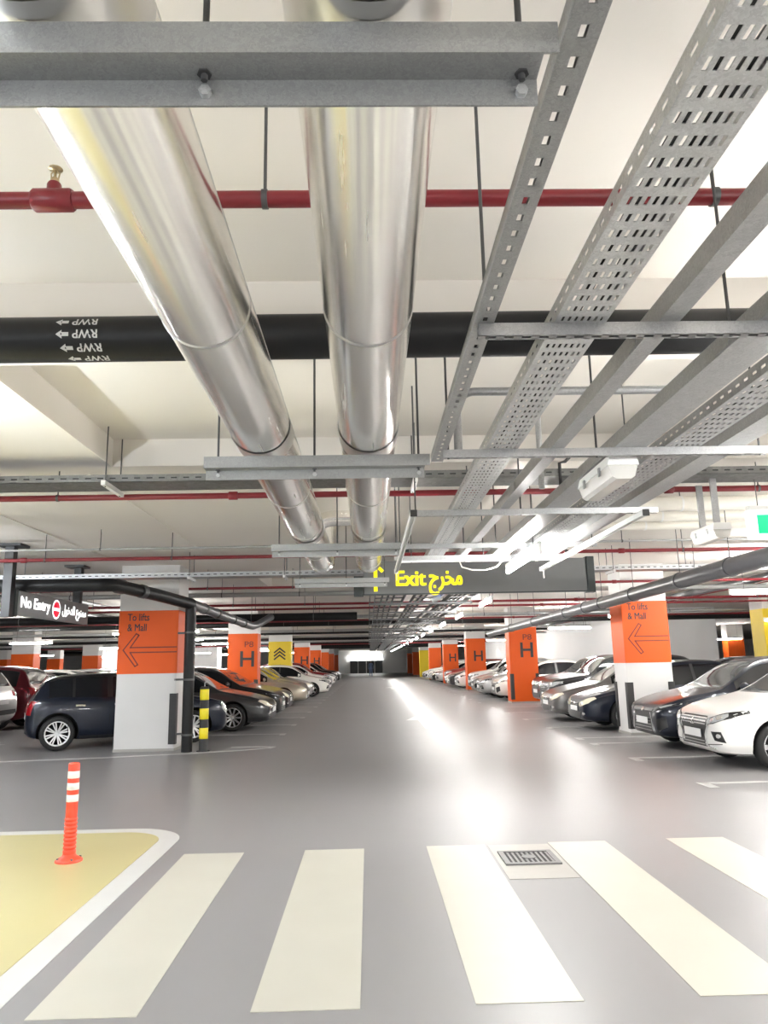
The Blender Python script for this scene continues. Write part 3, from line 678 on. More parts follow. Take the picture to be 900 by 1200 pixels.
pr = [(5.4, 5.0, 2.60), (4.36, 7.4, 2.55), (4.3, 9.5, 2.53), (4.26, 13.0, 2.49), (4.2, 18.0, 2.45), (4.16, 26.0, 2.40)]
part('pipe_run', MB().tube(pr, .105, 24), 'grey_black_pipe', t)
for y, z in ((7.6, 2.549), (8.8, 2.537), (10.2, 2.522), (12.0, 2.50), (13.6, 2.485), (14.6, 2.477), (16.0, 2.466), (19.0, 2.443), (22, 2.425)):
    xx = 4.36+(4.3-4.36)*(y-7.4)/2.1 if y < 9.5 else (4.3-.04*(y-9.5)/3.5 if y < 13 else 4.26-.06*(y-13)/5 if y < 18 else 4.2-.04*(y-18)/8)
    part('coupling', MB().tube([(xx, y-.03, z), (xx, y+.03, z)], .118, 24), 'grey_black_pipe', t)
    part('hanger_rod', MB().tube([(xx, y, z+.1), (xx, y, ceil_z(xx, y))], .006, 6), 'steel_rod', t)

# ================================================================== signs
t = thing('exit_sign', 'long dark grey hanging sign with yellow Exit lettering over the aisle', 'sign', (1.57, 11.06, 2.47))
part('panel', MB().bbox((-.06, 11.0, 2.475), (3.24, 11.12, 2.97), .01), 'sign_grey', t)
part('end_cap', MB().bbox((3.24, 10.98, 2.46), (3.36, 11.14, 2.99), .012), 'sign_frame', t)
part('end_cap', MB().bbox((-.20, 10.98, 2.46), (-.06, 11.14, 2.75), .012), 'sign_frame', t)
part('bottom_edge', MB().box((-.06, 10.995, 2.47), (3.24, 11.0, 2.487)), 'sign_frame', t)
ang_text(t, 'Exit', .425, 10.998, 2.605, .31, 'sign_text_yellow', .43, .010)
ang_text(t, '\uFE9D\uFEAE\uFEA8\uFEE3', .91, 10.998, 2.605, .36, 'sign_text_yellow', .48, .010)
ar = MB(); stroke(ar, (.12, 2.55), (.12, 2.90), .055, 10.998); stroke(ar, (.03, 2.83), (.12, 2.92), .05, 10.996); stroke(ar, (.12, 2.92), (.21, 2.83), .05, 10.996)
part('arrow', ar, 'sign_text_yellow', t)
for x in (.6, 2.9): part('sign_post', MB().box((x-.03, 11.03, 2.97), (x+.03, 11.09, ZLOW)), 'sign_frame', t)
# parking guidance lamp under the sign
t = thing('guidance_lamp', 'small white indicator with red and blue lights below the exit sign', 'lamp', (1.13, 11.5, 2.48))
part('housing', MB().tube([(.98, 11.5, 2.42), (1.12, 11.5, 2.47)], .035, 12), 'white_metal', t)
part('arm', MB().tube([(1.12, 11.5, 2.47), (1.2, 11.5, 2.52), (1.2, 11.5, 2.74), (1.2, 11.82, 2.79)], .012, 8), 'white_metal', t)
part('red_light', MB().lathe([(0, 2.505), (.03, 2.515), (.036, 2.535), (0, 2.56)], 10, (1.20, 11.46, 0)), 'led_red', t)
part('blue_light', MB().lathe([(0, 2.505), (.03, 2.515), (.036, 2.535), (0, 2.56)], 10, (1.10, 11.46, 0)), 'led_blue', t)
# no entry sign facing the aisle
t = thing('no_entry_sign', 'grey hanging no entry sign with white lettering on black posts at left', 'sign', (-5.4, 13.2, 2.31))
part('panel', MB().box((-5.46, 11.75, 2.325), (-5.38, 14.65, 2.70)), 'sign_pale', t)
for y in (11.60, 14.2):
    part('post', MB().box((-5.55, y-.07, 2.29), (-5.42, y+.07, 3.36)) if y < 12 else MB().box((-5.49, y-.07, 2.70), (-5.36, y+.07, 3.36)), 'post_black', t)
    part('ceiling_plate', MB().box((-5.64, y-.17, 3.36), (-5.28, y+.17, ZLOW)), 'post_black', t)
part('panel_bracket', MB().box((-5.46, 11.67, 2.30), (-5.40, 11.75, 2.72)), 'sign_frame', t)
def side_text(s, y, z, size, width, bold):
    me = text_mesh(s, size, bold, .002, width)
    me.transform(basis((-5.377-t.location.x, y-t.location.y, z-t.location.z), (0,1,0), (0,0,1))); return obj('lettering', me, 'sign_text_white', t)
side_text('No Entry', 11.82, 2.46, .24, 1.08, .006)
side_text('\uFEDD\uFEEE\uFEA7\uFEAA\uFEDF\uFE8D \uFEC9\uFEEE\uFEE8\uFEE4\uFEE3', 13.42, 2.46, .22, 1.12, .005)
part('symbol_ring', MB().lathe([(.0, -5.379), (.165, -5.379), (.165, -5.375), (.0, -5.375)], 28, (0, 13.16, 2.51), 'x'), 'sign_text_white', t)
part('symbol_disc', MB().lathe([(.0, -5.375), (.135, -5.375), (.135, -5.373), (.0, -5.373)], 28, (0, 13.16, 2.51), 'x'), 'sign_text_red', t)
part('symbol_bar', MB().box((-5.373, 13.03, 2.485), (-5.370, 13.29, 2.535)), 'sign_text_white', t)
# green emergency exit sign at the right edge
t = thing('emergency_exit_sign', 'lit white and green emergency exit sign at the right edge', 'sign', (3.85, 6.93, 2.57))
part('light_box', MB().bbox((3.50, 6.88, 2.575), (4.20, 6.96, 2.845), .02), 'exit_white', t)
part('green_panel', MB().box((3.58, 6.872, 2.62), (4.12, 6.88, 2.80)), 'exit_green', t)
fg = MB(); yy = 6.872
for p, q, w in (((3.75,2.735),(3.72,2.69),.035), ((3.72,2.69),(3.69,2.645),.022), ((3.73,2.69),(3.77,2.66),.022), ((3.77,2.66),(3.765,2.635),.018), ((3.75,2.735),(3.70,2.72),.016), ((3.75,2.735),(3.80,2.715),.016)):
    stroke(fg, p, q, w, yy)
fg.prism(ngon_xy := [(3.77+.017*math.cos(k*PI/6), 2.765+.017*math.sin(k*PI/6)) for k in range(12)], yy-.004, yy, 'y')
part('running_figure', fg, 'exit_white', t)
part('doorway', MB().box((3.86, 6.866, 2.63), (3.98, 6.872, 2.79)), 'exit_white', t)
part('top_housing', MB().box((3.52, 6.885, 2.845), (4.18, 6.955, 2.89)), 'white_metal', t)
for x in (3.62, 4.08): part('hanger_rod', MB().tube([(x, 6.92, 2.89), (x, 6.92, 3.15)], .006, 6), 'steel_rod', t)
t.location.x += .10

# ================================================================== floor standing things
t = thing('delineator_post', 'orange flexible delineator post with white bands on the yellow island', 'post', (-2.40, 6.43, .006))
part('base', MB().lathe([(.105,.006),(.105,.018),(.085,.032),(.058,.045),(.05,.06)], 28, (-2.40, 6.43, 0)), 'flex_orange', t)
prof = [(.047,.045)]
for k in range(9): prof += [(.050,.075+k*.03),(.050,.088+k*.03),(.045,.092+k*.03),(.045,.101+k*.03)]
prof += [(.045,.36),(.0445,.74),(.040,.752),(.0,.757)]
part('shaft', MB().lathe(prof, 24, (-2.40, 6.43, 0)), 'flex_orange', t)
for z in (.455, .545, .635): part('reflective_band', MB().lathe([(.0445,z),(.0462,z+.002),(.0462,z+.053),(.0445,z+.055)], 24, (-2.40, 6.43, 0)), 'reflective', t)
for k in range(4):
    a = k*PI/2+.6; part('bolt', MB().lathe([(.011,.02),(.011,.036),(0,.038)], 6, (-2.40+.085*math.cos(a), 6.43+.085*math.sin(a), 0)), 'steel_rod', t)
t = thing('bollard', 'yellow and black striped bollard beside the black downpipe', 'bollard', (-3.0, 14.15, 0))
part('post', MB().lathe([(.078,0),(.078,1.12),(.06,1.135),(0,1.14)], 24, (-3.0, 14.15, 0)), 'rubber', t)
for z in (.22, .56, .90): part('yellow_band', MB().lathe([(.079,z),(.081,z+.002),(.081,z+.188),(.079,z+.19)], 24, (-3.0, 14.15, 0)), 'yellow_gloss', t)
part('handle', MB().tube([(-3.0, 14.15, 1.13), (-3.0, 14.15, 1.20), (-2.96, 14.15, 1.23), (-2.90, 14.15, 1.21)], .012, 8), 'galvanised', t)
part('base_plate', MB().lathe([(.12,0),(.12,.012),(.08,.014)], 20, (-3.0, 14.15, 0)), 'rubber', t)

# ================================================================== cars
mat('glass_dark', (0.008, 0.009, 0.011), 0.04, 0, spec=.32)
mat('glass_clear', (0.045, 0.05, 0.053), 0.04, 0, spec=.55)
mat('trim_black', (0.012, 0.012, 0.013), 0.35)
mat('liner', (0.006, 0.006, 0.006), 0.9)
mat('tyre', (0.016, 0.016, 0.016), 0.75, bump=.1, bscale=50)
mat('alloy', (0.72, 0.72, 0.73), 0.25, 0.85)
mat('alloy_white', (0.82, 0.82, 0.82), 0.3, 0.3)
mat('chrome', (0.82, 0.83, 0.84), 0.1, 1.0)
mat('lamp_glass', (0.55, 0.57, 0.58), 0.08, 0.35, coat=.8)
mat('lamp_warm', (0.74, 0.70, 0.56), 0.1, 0.1, coat=.8)
mat('lamp_core', (0.9, 0.9, 0.9), 0.08, 0.9)
mat('tail_red', (0.32, 0.008, 0.014), 0.12, 0, coat=.8)
mat('plate_white', (0.80, 0.80, 0.80), 0.4)
PAINT = {}
def paint(name, col, metal=.25, rough=.3):
    PAINT[name] = mat('car_paint_' + name, col, rough, metal, coat=.6, spec=.35)
paint('white', (.80, .79, .77), 0, .35); paint('pearl white', (.84, .82, .77), .1); paint('navy', (.007, .010, .021), .35)
paint('midnight blue', (.006, .010, .022), .3); paint('dark grey', (.055, .056, .058), .5); paint('charcoal', (.028, .028, .03), .5)
paint('black', (.008, .008, .009), .2); paint('grey', (.17, .165, .16), .6); paint('silver', (.52, .52, .52), .75)
paint('champagne', (.50, .46, .37), .65); paint('red', (.22, .012, .018), .3); paint('dark red', (.12, .008, .016), .35)
paint('teal', (.03, .16, .20), .4); paint('slate', (.022, .028, .038), .4); paint('brick red', (.30, .05, .04), .4)

def pchip(pts):
    xs = [p[0] for p in pts]; ys = [p[1] for p in pts]; n = len(xs)
    h = [xs[i+1]-xs[i] for i in range(n-1)]; dl = [(ys[i+1]-ys[i])/h[i] for i in range(n-1)]
    m = [dl[0]] + [0 if dl[i-1]*dl[i] <= 0 else 2/(1/dl[i-1]+1/dl[i]) for i in range(1, n-1)] + [dl[-1]]
    def f(x):
        if x <= xs[0]: return ys[0]
        if x >= xs[-1]: return ys[-1]
        i = max(j for j in range(n-1) if xs[j] <= x); t = (x-xs[i])/h[i]
        return ((2*t**3-3*t*t+1)*ys[i] + (t**3-2*t*t+t)*h[i]*m[i] + (-2*t**3+3*t*t)*ys[i+1] + (t**3-t*t)*h[i]*m[i+1])
    return f

CARS = {
 'sedan': dict(L=4.30, W=1.70, fo=.78, wb=2.55, wr=.305,
   top=[(0,.62),(.05,.69),(.16,.755),(.5,.86),(1.02,.965),(1.2,1.05),(1.72,1.385),(1.95,1.455),(2.4,1.49),(2.8,1.475),(3.2,1.39),(3.78,1.12),(4.1,1.08),(4.24,1.05),(4.3,.93)],
   belt=[(0,.60),(.16,.70),(.5,.80),(1.02,.895),(2,.93),(3.2,.965),(3.78,1.0),(4.2,.98),(4.3,.88)],
   low=[(0,.27),(.1,.21),(.5,.19),(3.8,.2),(4.2,.26),(4.3,.34)],
   ws=(1.06,1.74), rg=(3.08,3.72), sg=(1.30,3.52), bp=[(2.26,2.34),(3.02,3.08)]),
 'old_sedan': dict(L=4.45, W=1.72, fo=.85, wb=2.62, wr=.31,
   top=[(0,.56),(.06,.64),(.2,.71),(.6,.82),(1.15,.93),(1.35,1.03),(1.88,1.34),(2.1,1.41),(2.5,1.445),(2.9,1.43),(3.3,1.34),(3.85,1.06),(4.2,1.03),(4.38,1.0),(4.45,.88)],
   belt=[(0,.54),(.2,.65),(.6,.75),(1.15,.86),(2.1,.895),(3.3,.925),(3.85,.95),(4.35,.93),(4.45,.84)],
   low=[(0,.25),(.1,.20),(.5,.18),(3.9,.19),(4.3,.25),(4.45,.34)],
   ws=(1.2,1.9), rg=(3.18,3.8), sg=(1.45,3.6), bp=[(2.38,2.45),(3.1,3.16)]),
 'hatch': dict(L=3.80, W=1.72, fo=.72, wb=2.52, wr=.315,
   top=[(0,.62),(.05,.72),(.15,.80),(.6,.90),(1.0,.965),(1.15,1.05),(1.55,1.31),(1.8,1.385),(2.3,1.42),(3.0,1.395),(3.38,1.335),(3.54,1.25),(3.68,.98),(3.76,.86),(3.80,.72)],
   belt=[(0,.60),(.15,.72),(.6,.83),(1.0,.90),(2,.92),(3.2,.955),(3.58,.96),(3.70,.90),(3.80,.68)],
   low=[(0,.27),(.1,.21),(.5,.18),(3.4,.19),(3.7,.25),(3.80,.33)],
   ws=(1.04,1.56), rg=(3.38,3.66), sg=(1.28,3.42), bp=[(2.28,2.38),(2.96,3.01)]),
 'suv': dict(L=4.40, W=1.80, fo=.82, wb=2.62, wr=.345,
   top=[(0,.72),(.05,.85),(.16,.93),(.6,1.01),(1.0,1.06),(1.18,1.14),(1.66,1.50),(1.95,1.58),(2.4,1.62),(3.4,1.60),(3.85,1.54),(4.02,1.46),(4.24,1.10),(4.34,1.0),(4.40,.80)],
   belt=[(0,.70),(.16,.85),(.6,.93),(1.0,.985),(2,1.01),(3.4,1.05),(4.1,1.06),(4.28,1.0),(4.40,.78)],
   low=[(0,.32),(.1,.26),(.5,.23),(3.9,.24),(4.25,.33),(4.40,.45)],
   ws=(1.05,1.68), rg=(3.82,4.22), sg=(1.32,3.92), bp=[(2.34,2.42),(3.2,3.26)]),
}

def car_loft(S):
    L, W = S['L'], S['W']; top, belt, low = pchip(S['top']), pchip(S['belt']), pchip(S['low'])
    ss = {0, .008, .03, .065, .11, .16, L, L-.008, L-.03, L-.065, L-.11, L-.16}
    s = .24
    while s < L - .2: ss.add(round(s, 3)); s += .105
    for k in ('ws', 'rg', 'sg'): ss |= set(S[k])
    for a, b in S['bp']: ss |= {a, b}
    ss = sorted(ss); q = [ss[0]]
    for v in ss[1:]:
        if v - q[-1] > .006: q.append(v)
    ss = q
    def half(s):
        w = W/2
        if s < 1.0: w *= 1 - .10*(1-s)**2.2
        if s > L-1.0: w *= 1 - .075*(1-(L-s))**2.2
        for d, r, dl in ((s, .30, .20), (L-s, .22, .15)):
            if d < r: w -= dl*(1-math.sqrt(max(0, 1-(1-d/r)**2)))
        return w
    rows = []; segs = None
    for s in ss:
        w, zt, zb, zl = half(s), top(s), belt(s), low(s)
        zb = min(zb, zt-.02); g = zt-zb; hh = zb-zl
        y6 = .955*w
        P = [(0, zl), (.80*w, zl), (.945*w, zl+.06), (.992*w, zl+.26*hh), (w, zl+.55*hh), (.995*w, zl+.80*hh), (y6, zb)]
        y9 = y6-.47*g-.03
        P += [(y6-.02*g-.008, zb+.05*g), (y6-.40*g-.012, zb+.83*g), (y9, zb+.935*g), (y9*.91, zb+.965*g), (y9*.5, zb+.992*g), (0, zt)]
        out = []; sg = []
        for i in range(len(P)-1):
            a, b = P[i], P[i+1]; p0, p3 = P[max(i-1, 0)], P[min(i+2, len(P)-1)]
            out.append(a); sg.append(i)
            if i in (1, 2, 3, 4, 5, 11):
                out.append(tuple(.5625*(a[k]+b[k])-.0625*(p0[k]+p3[k]) for k in (0, 1))); sg.append(i)
        out.append(P[-1]); rows.append(out); segs = sg
    n = len(rows[0]); vs = []; idx = []
    for s, r in zip(ss, rows):
        ring = [(L/2-s, y, z) for y, z in r] + [(L/2-s, -y, z) for y, z in r[-2:0:-1]]
        idx.append(len(vs)); vs += ring
    m = len(ring); fs = []; mi = []
    ringseg = segs + segs[::-1]
    for i in range(len(ss)-1):
        sm = (ss[i]+ss[i+1])/2
        for k in range(m):
            a, b = idx[i], idx[i+1]; k2 = (k+1) % m
            fs.append((a+k, a+k2, b+k2, b+k)); g = ringseg[k]; t = 0
            if g in (10, 11) and S['ws'][0] < sm < S['ws'][1]: t = 1
            elif g in (10, 11) and S['rg'][0] < sm < S['rg'][1]: t = 2
            elif g == 7 and S['sg'][0] < sm < S['sg'][1]:
                t = 4 if any(p < sm < q for p, q in S['bp']) else 3
            elif S.get('blackpillar') and g in (7, 8) and S['sg'][0]-.1 < sm < S['sg'][1]: t = 4
            mi.append(t)
    fs.append(tuple(range(m))); mi.append(0)
    fs.append(tuple(range(idx[-1]+m-1, idx[-1]-1, -1))); mi.append(0)
    me = bpy.data.meshes.new('loft'); me.from_pydata(vs, [], fs)
    for k in range(7): me.materials.append(MATS['liner'])
    me.polygons.foreach_set('material_index', mi)
    bm = bmesh.new(); bm.from_mesh(me); bmesh.ops.recalc_face_normals(bm, faces=bm.faces); bm.to_mesh(me); bm.free()
    return me

def bool_cut(me, cutters):
    a = bpy.data.objects.new('a', me); COL.objects.link(a); tmp = []
    for mb in cutters:
        cm = mb.mesh('c'); cm.materials.append(MATS['liner'])
        bm = bmesh.new(); bm.from_mesh(cm); bmesh.ops.remove_doubles(bm, verts=bm.verts, dist=1e-5)
        bmesh.ops.recalc_face_normals(bm, faces=bm.faces); bm.to_mesh(cm); bm.free()
        for k in range(6): cm.materials.append(MATS['liner'])
        cm.polygons.foreach_set('material_index', [5]*len(cm.polygons))
        c = bpy.data.objects.new('c', cm); COL.objects.link(c); tmp.append(c)
        md = a.modifiers.new('b', 'BOOLEAN'); md.operation = 'DIFFERENCE'; md.solver = 'EXACT'; md.object = c
    dg = bpy.context.evaluated_depsgraph_get(); out = bpy.data.meshes.new_from_object(a.evaluated_get(dg))
    for o in [a] + tmp: bpy.data.objects.remove(o)
    return out

def split_by_material(me, which, name, keep=None):
    bm = bmesh.new(); bm.from_mesh(me)
    bmesh.ops.delete(bm, geom=[f for f in bm.faces if f.material_index not in which or (keep and not keep(f.calc_center_median()))], context='FACES')
    for f in bm.faces: f.smooth = True; f.material_index = 0
    if not bm.faces: bm.free(); return None
    r = bpy.data.meshes.new(name); bm.to_mesh(r); bm.free()
    r.set_sharp_from_angle(angle=math.radians(38))
    return r

def patch(bvh, poly, d, off=.006, name='patch', cuts=2, far=5.0):
    """polygon in the plane across direction d, dropped onto the body skin along d; d is 'f','r','l','s'(right)"""
    def src(u, v): return {'f': (far, u, v), 'r': (-far, u, v), 'l': (u, far, v), 's': (u, -far, v), 't': (u, v, far)}[d]
    D = Vector({'f': (-1,0,0), 'r': (1,0,0), 'l': (0,-1,0), 's': (0,1,0), 't': (0,0,-1)}[d])
    from mathutils.geometry import tessellate_polygon
    P2 = [tuple(p) for p in poly]
    tris = [tuple(t) for t in tessellate_polygon([[Vector((u, v, 0)) for u, v in P2]])]
    for _ in range(cuts):
        mid = {}; nt = []
        def M(i, j):
            k = (min(i, j), max(i, j))
            if k not in mid: mid[k] = len(P2); P2.append(((P2[i][0]+P2[j][0])/2, (P2[i][1]+P2[j][1])/2))
            return mid[k]
        for i, j, k in tris:
            ij, jk, ki = M(i, j), M(j, k), M(k, i); nt += [(i, ij, ki), (ij, j, jk), (ki, jk, k), (ij, jk, ki)]
        tris = nt
    front = []; back = []
    for u, v in P2:
        h = bvh.ray_cast(Vector(src(u, v)), D); p = h[0] if h[0] else Vector(src(u, v)) + D*(far-1.9)
        front.append(p - D*off); back.append(p - D*(off-.008))
    n = len(P2); edges = {}
    for t in tris:
        for i in range(3):
            e = (t[i], t[(i+1) % 3]); edges[e] = 1
    fs = list(tris) + [(t[2]+n, t[1]+n, t[0]+n) for t in tris]; ns = len(fs)
    fs += [(i, i+n, j+n, j) for (i, j) in edges if (j, i) not in edges]
    me = bpy.data.meshes.new(name); me.from_pydata(front + back, [], fs)
    t = tris[0]; nn = (front[t[1]]-front[t[0]]).cross(front[t[2]]-front[t[0]])
    if nn.dot(D) > 0: me.flip_normals()
    me.polygons.foreach_set('use_smooth', [True]*len(fs)); me.set_sharp_from_angle(angle=math.radians(40))
    return me

def wheel_meshes(r, style):
    w = .105
    t = MB().lathe([(r*.66, -w), (r*.90, -w), (r*.97, -w*.8), (r, -w*.5), (r, w*.5), (r*.97, w*.8), (r*.90, w), (r*.72, w), (r*.68, w*.7), (r*.66, -w)], 28, axis='y', caps=False)
    rim = MB().lathe([(r*.72, w*.98), (r*.70, w*1.02), (r*.655, w*.9), (r*.64, w*.2)], 28, axis='y', caps=False)
    n, ww, dbl = {'five': (5, .030, .0), 'multi': (10, .019, .0), 'double': (8, .011, .13)}[style]
    for k in range(n):
        for sgn in ((-1, 1) if dbl else (0,)):
            a = 2*PI*k/n + sgn*dbl; ca, sa = math.cos(a), math.sin(a)
            def pt(rad, tan, y): return (rad*ca - tan*sa, y, -(rad*sa + tan*ca))
            r0, r1 = r*.12, r*.68
            vs = [pt(r0, -ww, w*.72), pt(r0, ww, w*.72), pt(r1, ww*1.1, w*.98), pt(r1, -ww*1.1, w*.98), pt(r0, -ww, w*.3), pt(r0, ww, w*.3), pt(r1, ww, w*.6), pt(r1, -ww, w*.6)]
            rim.add(vs, [(0,1,2,3),(7,6,5,4),(0,4,5,1),(1,5,6,2),(2,6,7,3),(3,7,4,0)])
    rim.lathe([(0.0, w*.86), (r*.13, w*.82), (r*.16, w*.6)], 14, axis='y')
    disc = MB().lathe([(r*.64, w*.1), (0, w*.1)], 20, axis='y').lathe([(r*.48, w*.3), (r*.2, w*.3)], 20, axis='y')
    return t.mesh('tyre'), rim.mesh('rim'), disc.mesh('brake')

def build_car(kind, style, front, lamps='lamp_glass', glass='glass_dark', pillars=False):
    S = dict(CARS[kind]); S['blackpillar'] = pillars
    L, W, wr = S['L'], S['W'], S['wr']; loft = car_loft(S)
    bm = bmesh.new(); bm.from_mesh(loft); bvh = BVHTree.FromBMesh(bm); bm.free()
    ax = (L/2-S['fo'], L/2-S['fo']-S['wb']); cut = []
    for x in ax:
        for sg in (-1, 1):
            pr = [(.0, sg*(W/2-.27)), (wr+.055, sg*(W/2-.27)), (wr+.055, sg*(W/2+.1)), (.0, sg*(W/2+.1))]
            cut.append(MB().lathe([(p[0]+1e-5, p[1]) for p in pr], 32, (x, 0, wr+.01), 'y', False))
    me = bool_cut(loft, cut)
    root = thing('car', '', 'car')
    body = obj('body', split_by_material(me, {0}, 'body'), PAINT['white'], root)
    def P(name, m, material, parent=root):
        return obj(name, m, material, parent) if m else None
    for x in ax:
        for sg in (-1, 1): P('wheel_well', split_by_material(me, {5}, 'wheel_well', lambda c: abs(c.x-x) < .7 and c.y*sg > 0), 'liner')
    P('windshield', split_by_material(me, {1}, 'windshield'), 'glass_clear')
    P('rear_window', split_by_material(me, {2}, 'rear_window'), glass)
    edges = [S['sg'][0]] + [v for p in S['bp'] for v in p] + [S['sg'][1]]
    for k in range(0, len(edges), 2):
        a, b = L/2-edges[k], L/2-edges[k+1]
        for sg in (-1, 1):
            P('side_window', split_by_material(me, {3}, 'side_window', lambda c: b < c.x < a and c.y*sg > 0), glass)
    P('window_trim', split_by_material(me, {4}, 'window_trim'), 'trim_black')
    # wheels
    t, rm, br = wheel_meshes(wr, style); rimmat = 'alloy_white' if style == 'double' else 'alloy'
    for i, x in enumerate(ax):
        for sg in (1, -1):
            wo = P('wheel', t, 'tyre'); wo.location = (x, sg*(W/2-.125), wr); wo.rotation_euler = (0, .3*i, 0 if sg > 0 else PI)
            P('rim', rm, rimmat, wo); P('brake_disc', br, 'liner', wo)
    # seams and handles
    hz = .80 if kind != 'suv' else .90
    bel = pchip(S['belt']); lo = pchip(S['low'])
    for sd in ('l', 's'):
        for s in (edges[0]+.06, (edges[1]+edges[2])/2, edges[3]+.1):
            x = L/2-s; z0, z1 = lo(s)+.12, bel(s)
            P('door_gap', patch(bvh, [(x-.005, z0), (x+.005, z0), (x+.005, z1), (x-.005, z1)], sd, .001, 'door_gap', 2), 'liner')
        for s in (edges[1]-.12, edges[3]-.10):
            x = L/2-s
            P('door_handle', patch(bvh, [(x-.085, hz), (x+.085, hz), (x+.085, hz+.03), (x-.085, hz+.035)], sd, .022, 'door_handle', 1), PAINT['white'] if kind != 'hatch' else 'chrome')
        x0, x1 = L/2-S['fo']-wr-.02-.05, L/2-S['fo']-S['wb']+wr+.07
        P('sill_trim', patch(bvh, [(x0, lo(2)+.02), (x0, lo(2)+.075), (x1, lo(2)+.075), (x1, lo(2)+.02)], sd, .006, 'sill_trim', 2), 'trim_black')
    # mirrors
    for sg in (-1, 1):
        x = L/2-S['sg'][0]-.10; z = bel(S['sg'][0])+.06; y = W/2*.95
        bmm = bmesh.new(); bmesh.ops.create_uvsphere(bmm, u_segments=14, v_segments=9, radius=1)
        for v in bmm.verts: v.co = Vector((x + v.co.x*(.075 if v.co.x > 0 else .02), sg*(y+.09) + v.co.y*.11, z+.035 + v.co.z*.07))
        for f in bmm.faces: f.smooth = True
        mm = bpy.data.meshes.new('mirror'); bmm.to_mesh(mm); bmm.free(); mo = P('mirror', mm, PAINT['white'])
        P('mirror_arm', MB().box((x-.02, sg*(y-.03), z-.035), (x+.03, sg*(y+.06), z-.005)).mesh('mirror_arm'), 'trim_black', mo)
        P('mirror_glass', MB().box((x-.024, sg*(y+.01), z-.015), (x-.021, sg*(y+.17), z+.085)).mesh('mirror_glass'), 'chrome', mo)
    # windshield wipers and hood seam
    P('wiper_cowl', patch(bvh, [(L/2-S['ws'][0]+.03, -W*.38), (L/2-S['ws'][0]-.015, -W*.38), (L/2-S['ws'][0]-.015, W*.38), (L/2-S['ws'][0]+.03, W*.38)], 't', .003, 'wiper_cowl', 3), 'trim_black')
    # rear end
    tz = bel(L-.05)
    for sg in (-1, 1):
        if kind == 'suv': pl = [(sg*W*.47, 1.06), (sg*W*.30, 1.02), (sg*W*.28, .90), (sg*W*.47, .86)]
        elif kind == 'hatch': pl = [(sg*W*.46, .92), (sg*W*.36, .92), (sg*W*.36, .68), (sg*W*.45, .66)]
        else: pl = [(sg*W*.465, .96), (sg*W*.28, .93), (sg*W*.27, .83), (sg*W*.455, .78)]
        P('tail_light', patch(bvh, pl, 'r', .008, 'tail_light', 3), 'tail_red')
    P('rear_bumper_trim', patch(bvh, [(-W*.38, lo(L)+.03), (W*.38, lo(L)+.03), (W*.36, lo(L)+.14), (-W*.36, lo(L)+.14)], 'r', .004, 'rear_bumper_trim', 3), 'trim_black')
    pz = .78 if kind != 'hatch' else .62
    P('rear_plate', patch(bvh, [(-.26, pz-.06), (.26, pz-.06), (.26, pz+.05), (-.26, pz+.05)], 'r', .012, 'rear_plate', 1), 'plate_white')
    # front end: polygons as (name, material, points, offset, mirrored)
    for nm, mt, pl, off, mir in front:
        for sg in ((1, -1) if mir else (1,)):
            P(nm, patch(bvh, [(sg*y, z) for y, z in pl], 'f', off, nm, 3 if max(abs(p[0]-q[0]) for p in pl for q in pl) > .3 else 2), lamps if mt == 'LAMP' else mt)
    return root

def slats(n, z0, z1, hw0, hw1, t, m='chrome', off=.016, nm='grille_slat'):
    return [(nm, m, [(-(hw0+(hw1-hw0)*i/max(1, n-1)), z0+(z1-z0)*i/max(1, n-1)-t), ((hw0+(hw1-hw0)*i/max(1, n-1)), z0+(z1-z0)*i/max(1, n-1)-t),
             ((hw0+(hw1-hw0)*i/max(1, n-1)), z0+(z1-z0)*i/max(1, n-1)+t), (-(hw0+(hw1-hw0)*i/max(1, n-1)), z0+(z1-z0)*i/max(1, n-1)+t)], off, False) for i in range(n)]
def ngon(cy, cz, ry, rz, n=12, a0=0): return [(cy+ry*math.cos(2*PI*k/n+a0), cz+rz*math.sin(2*PI*k/n+a0)) for k in range(n)]

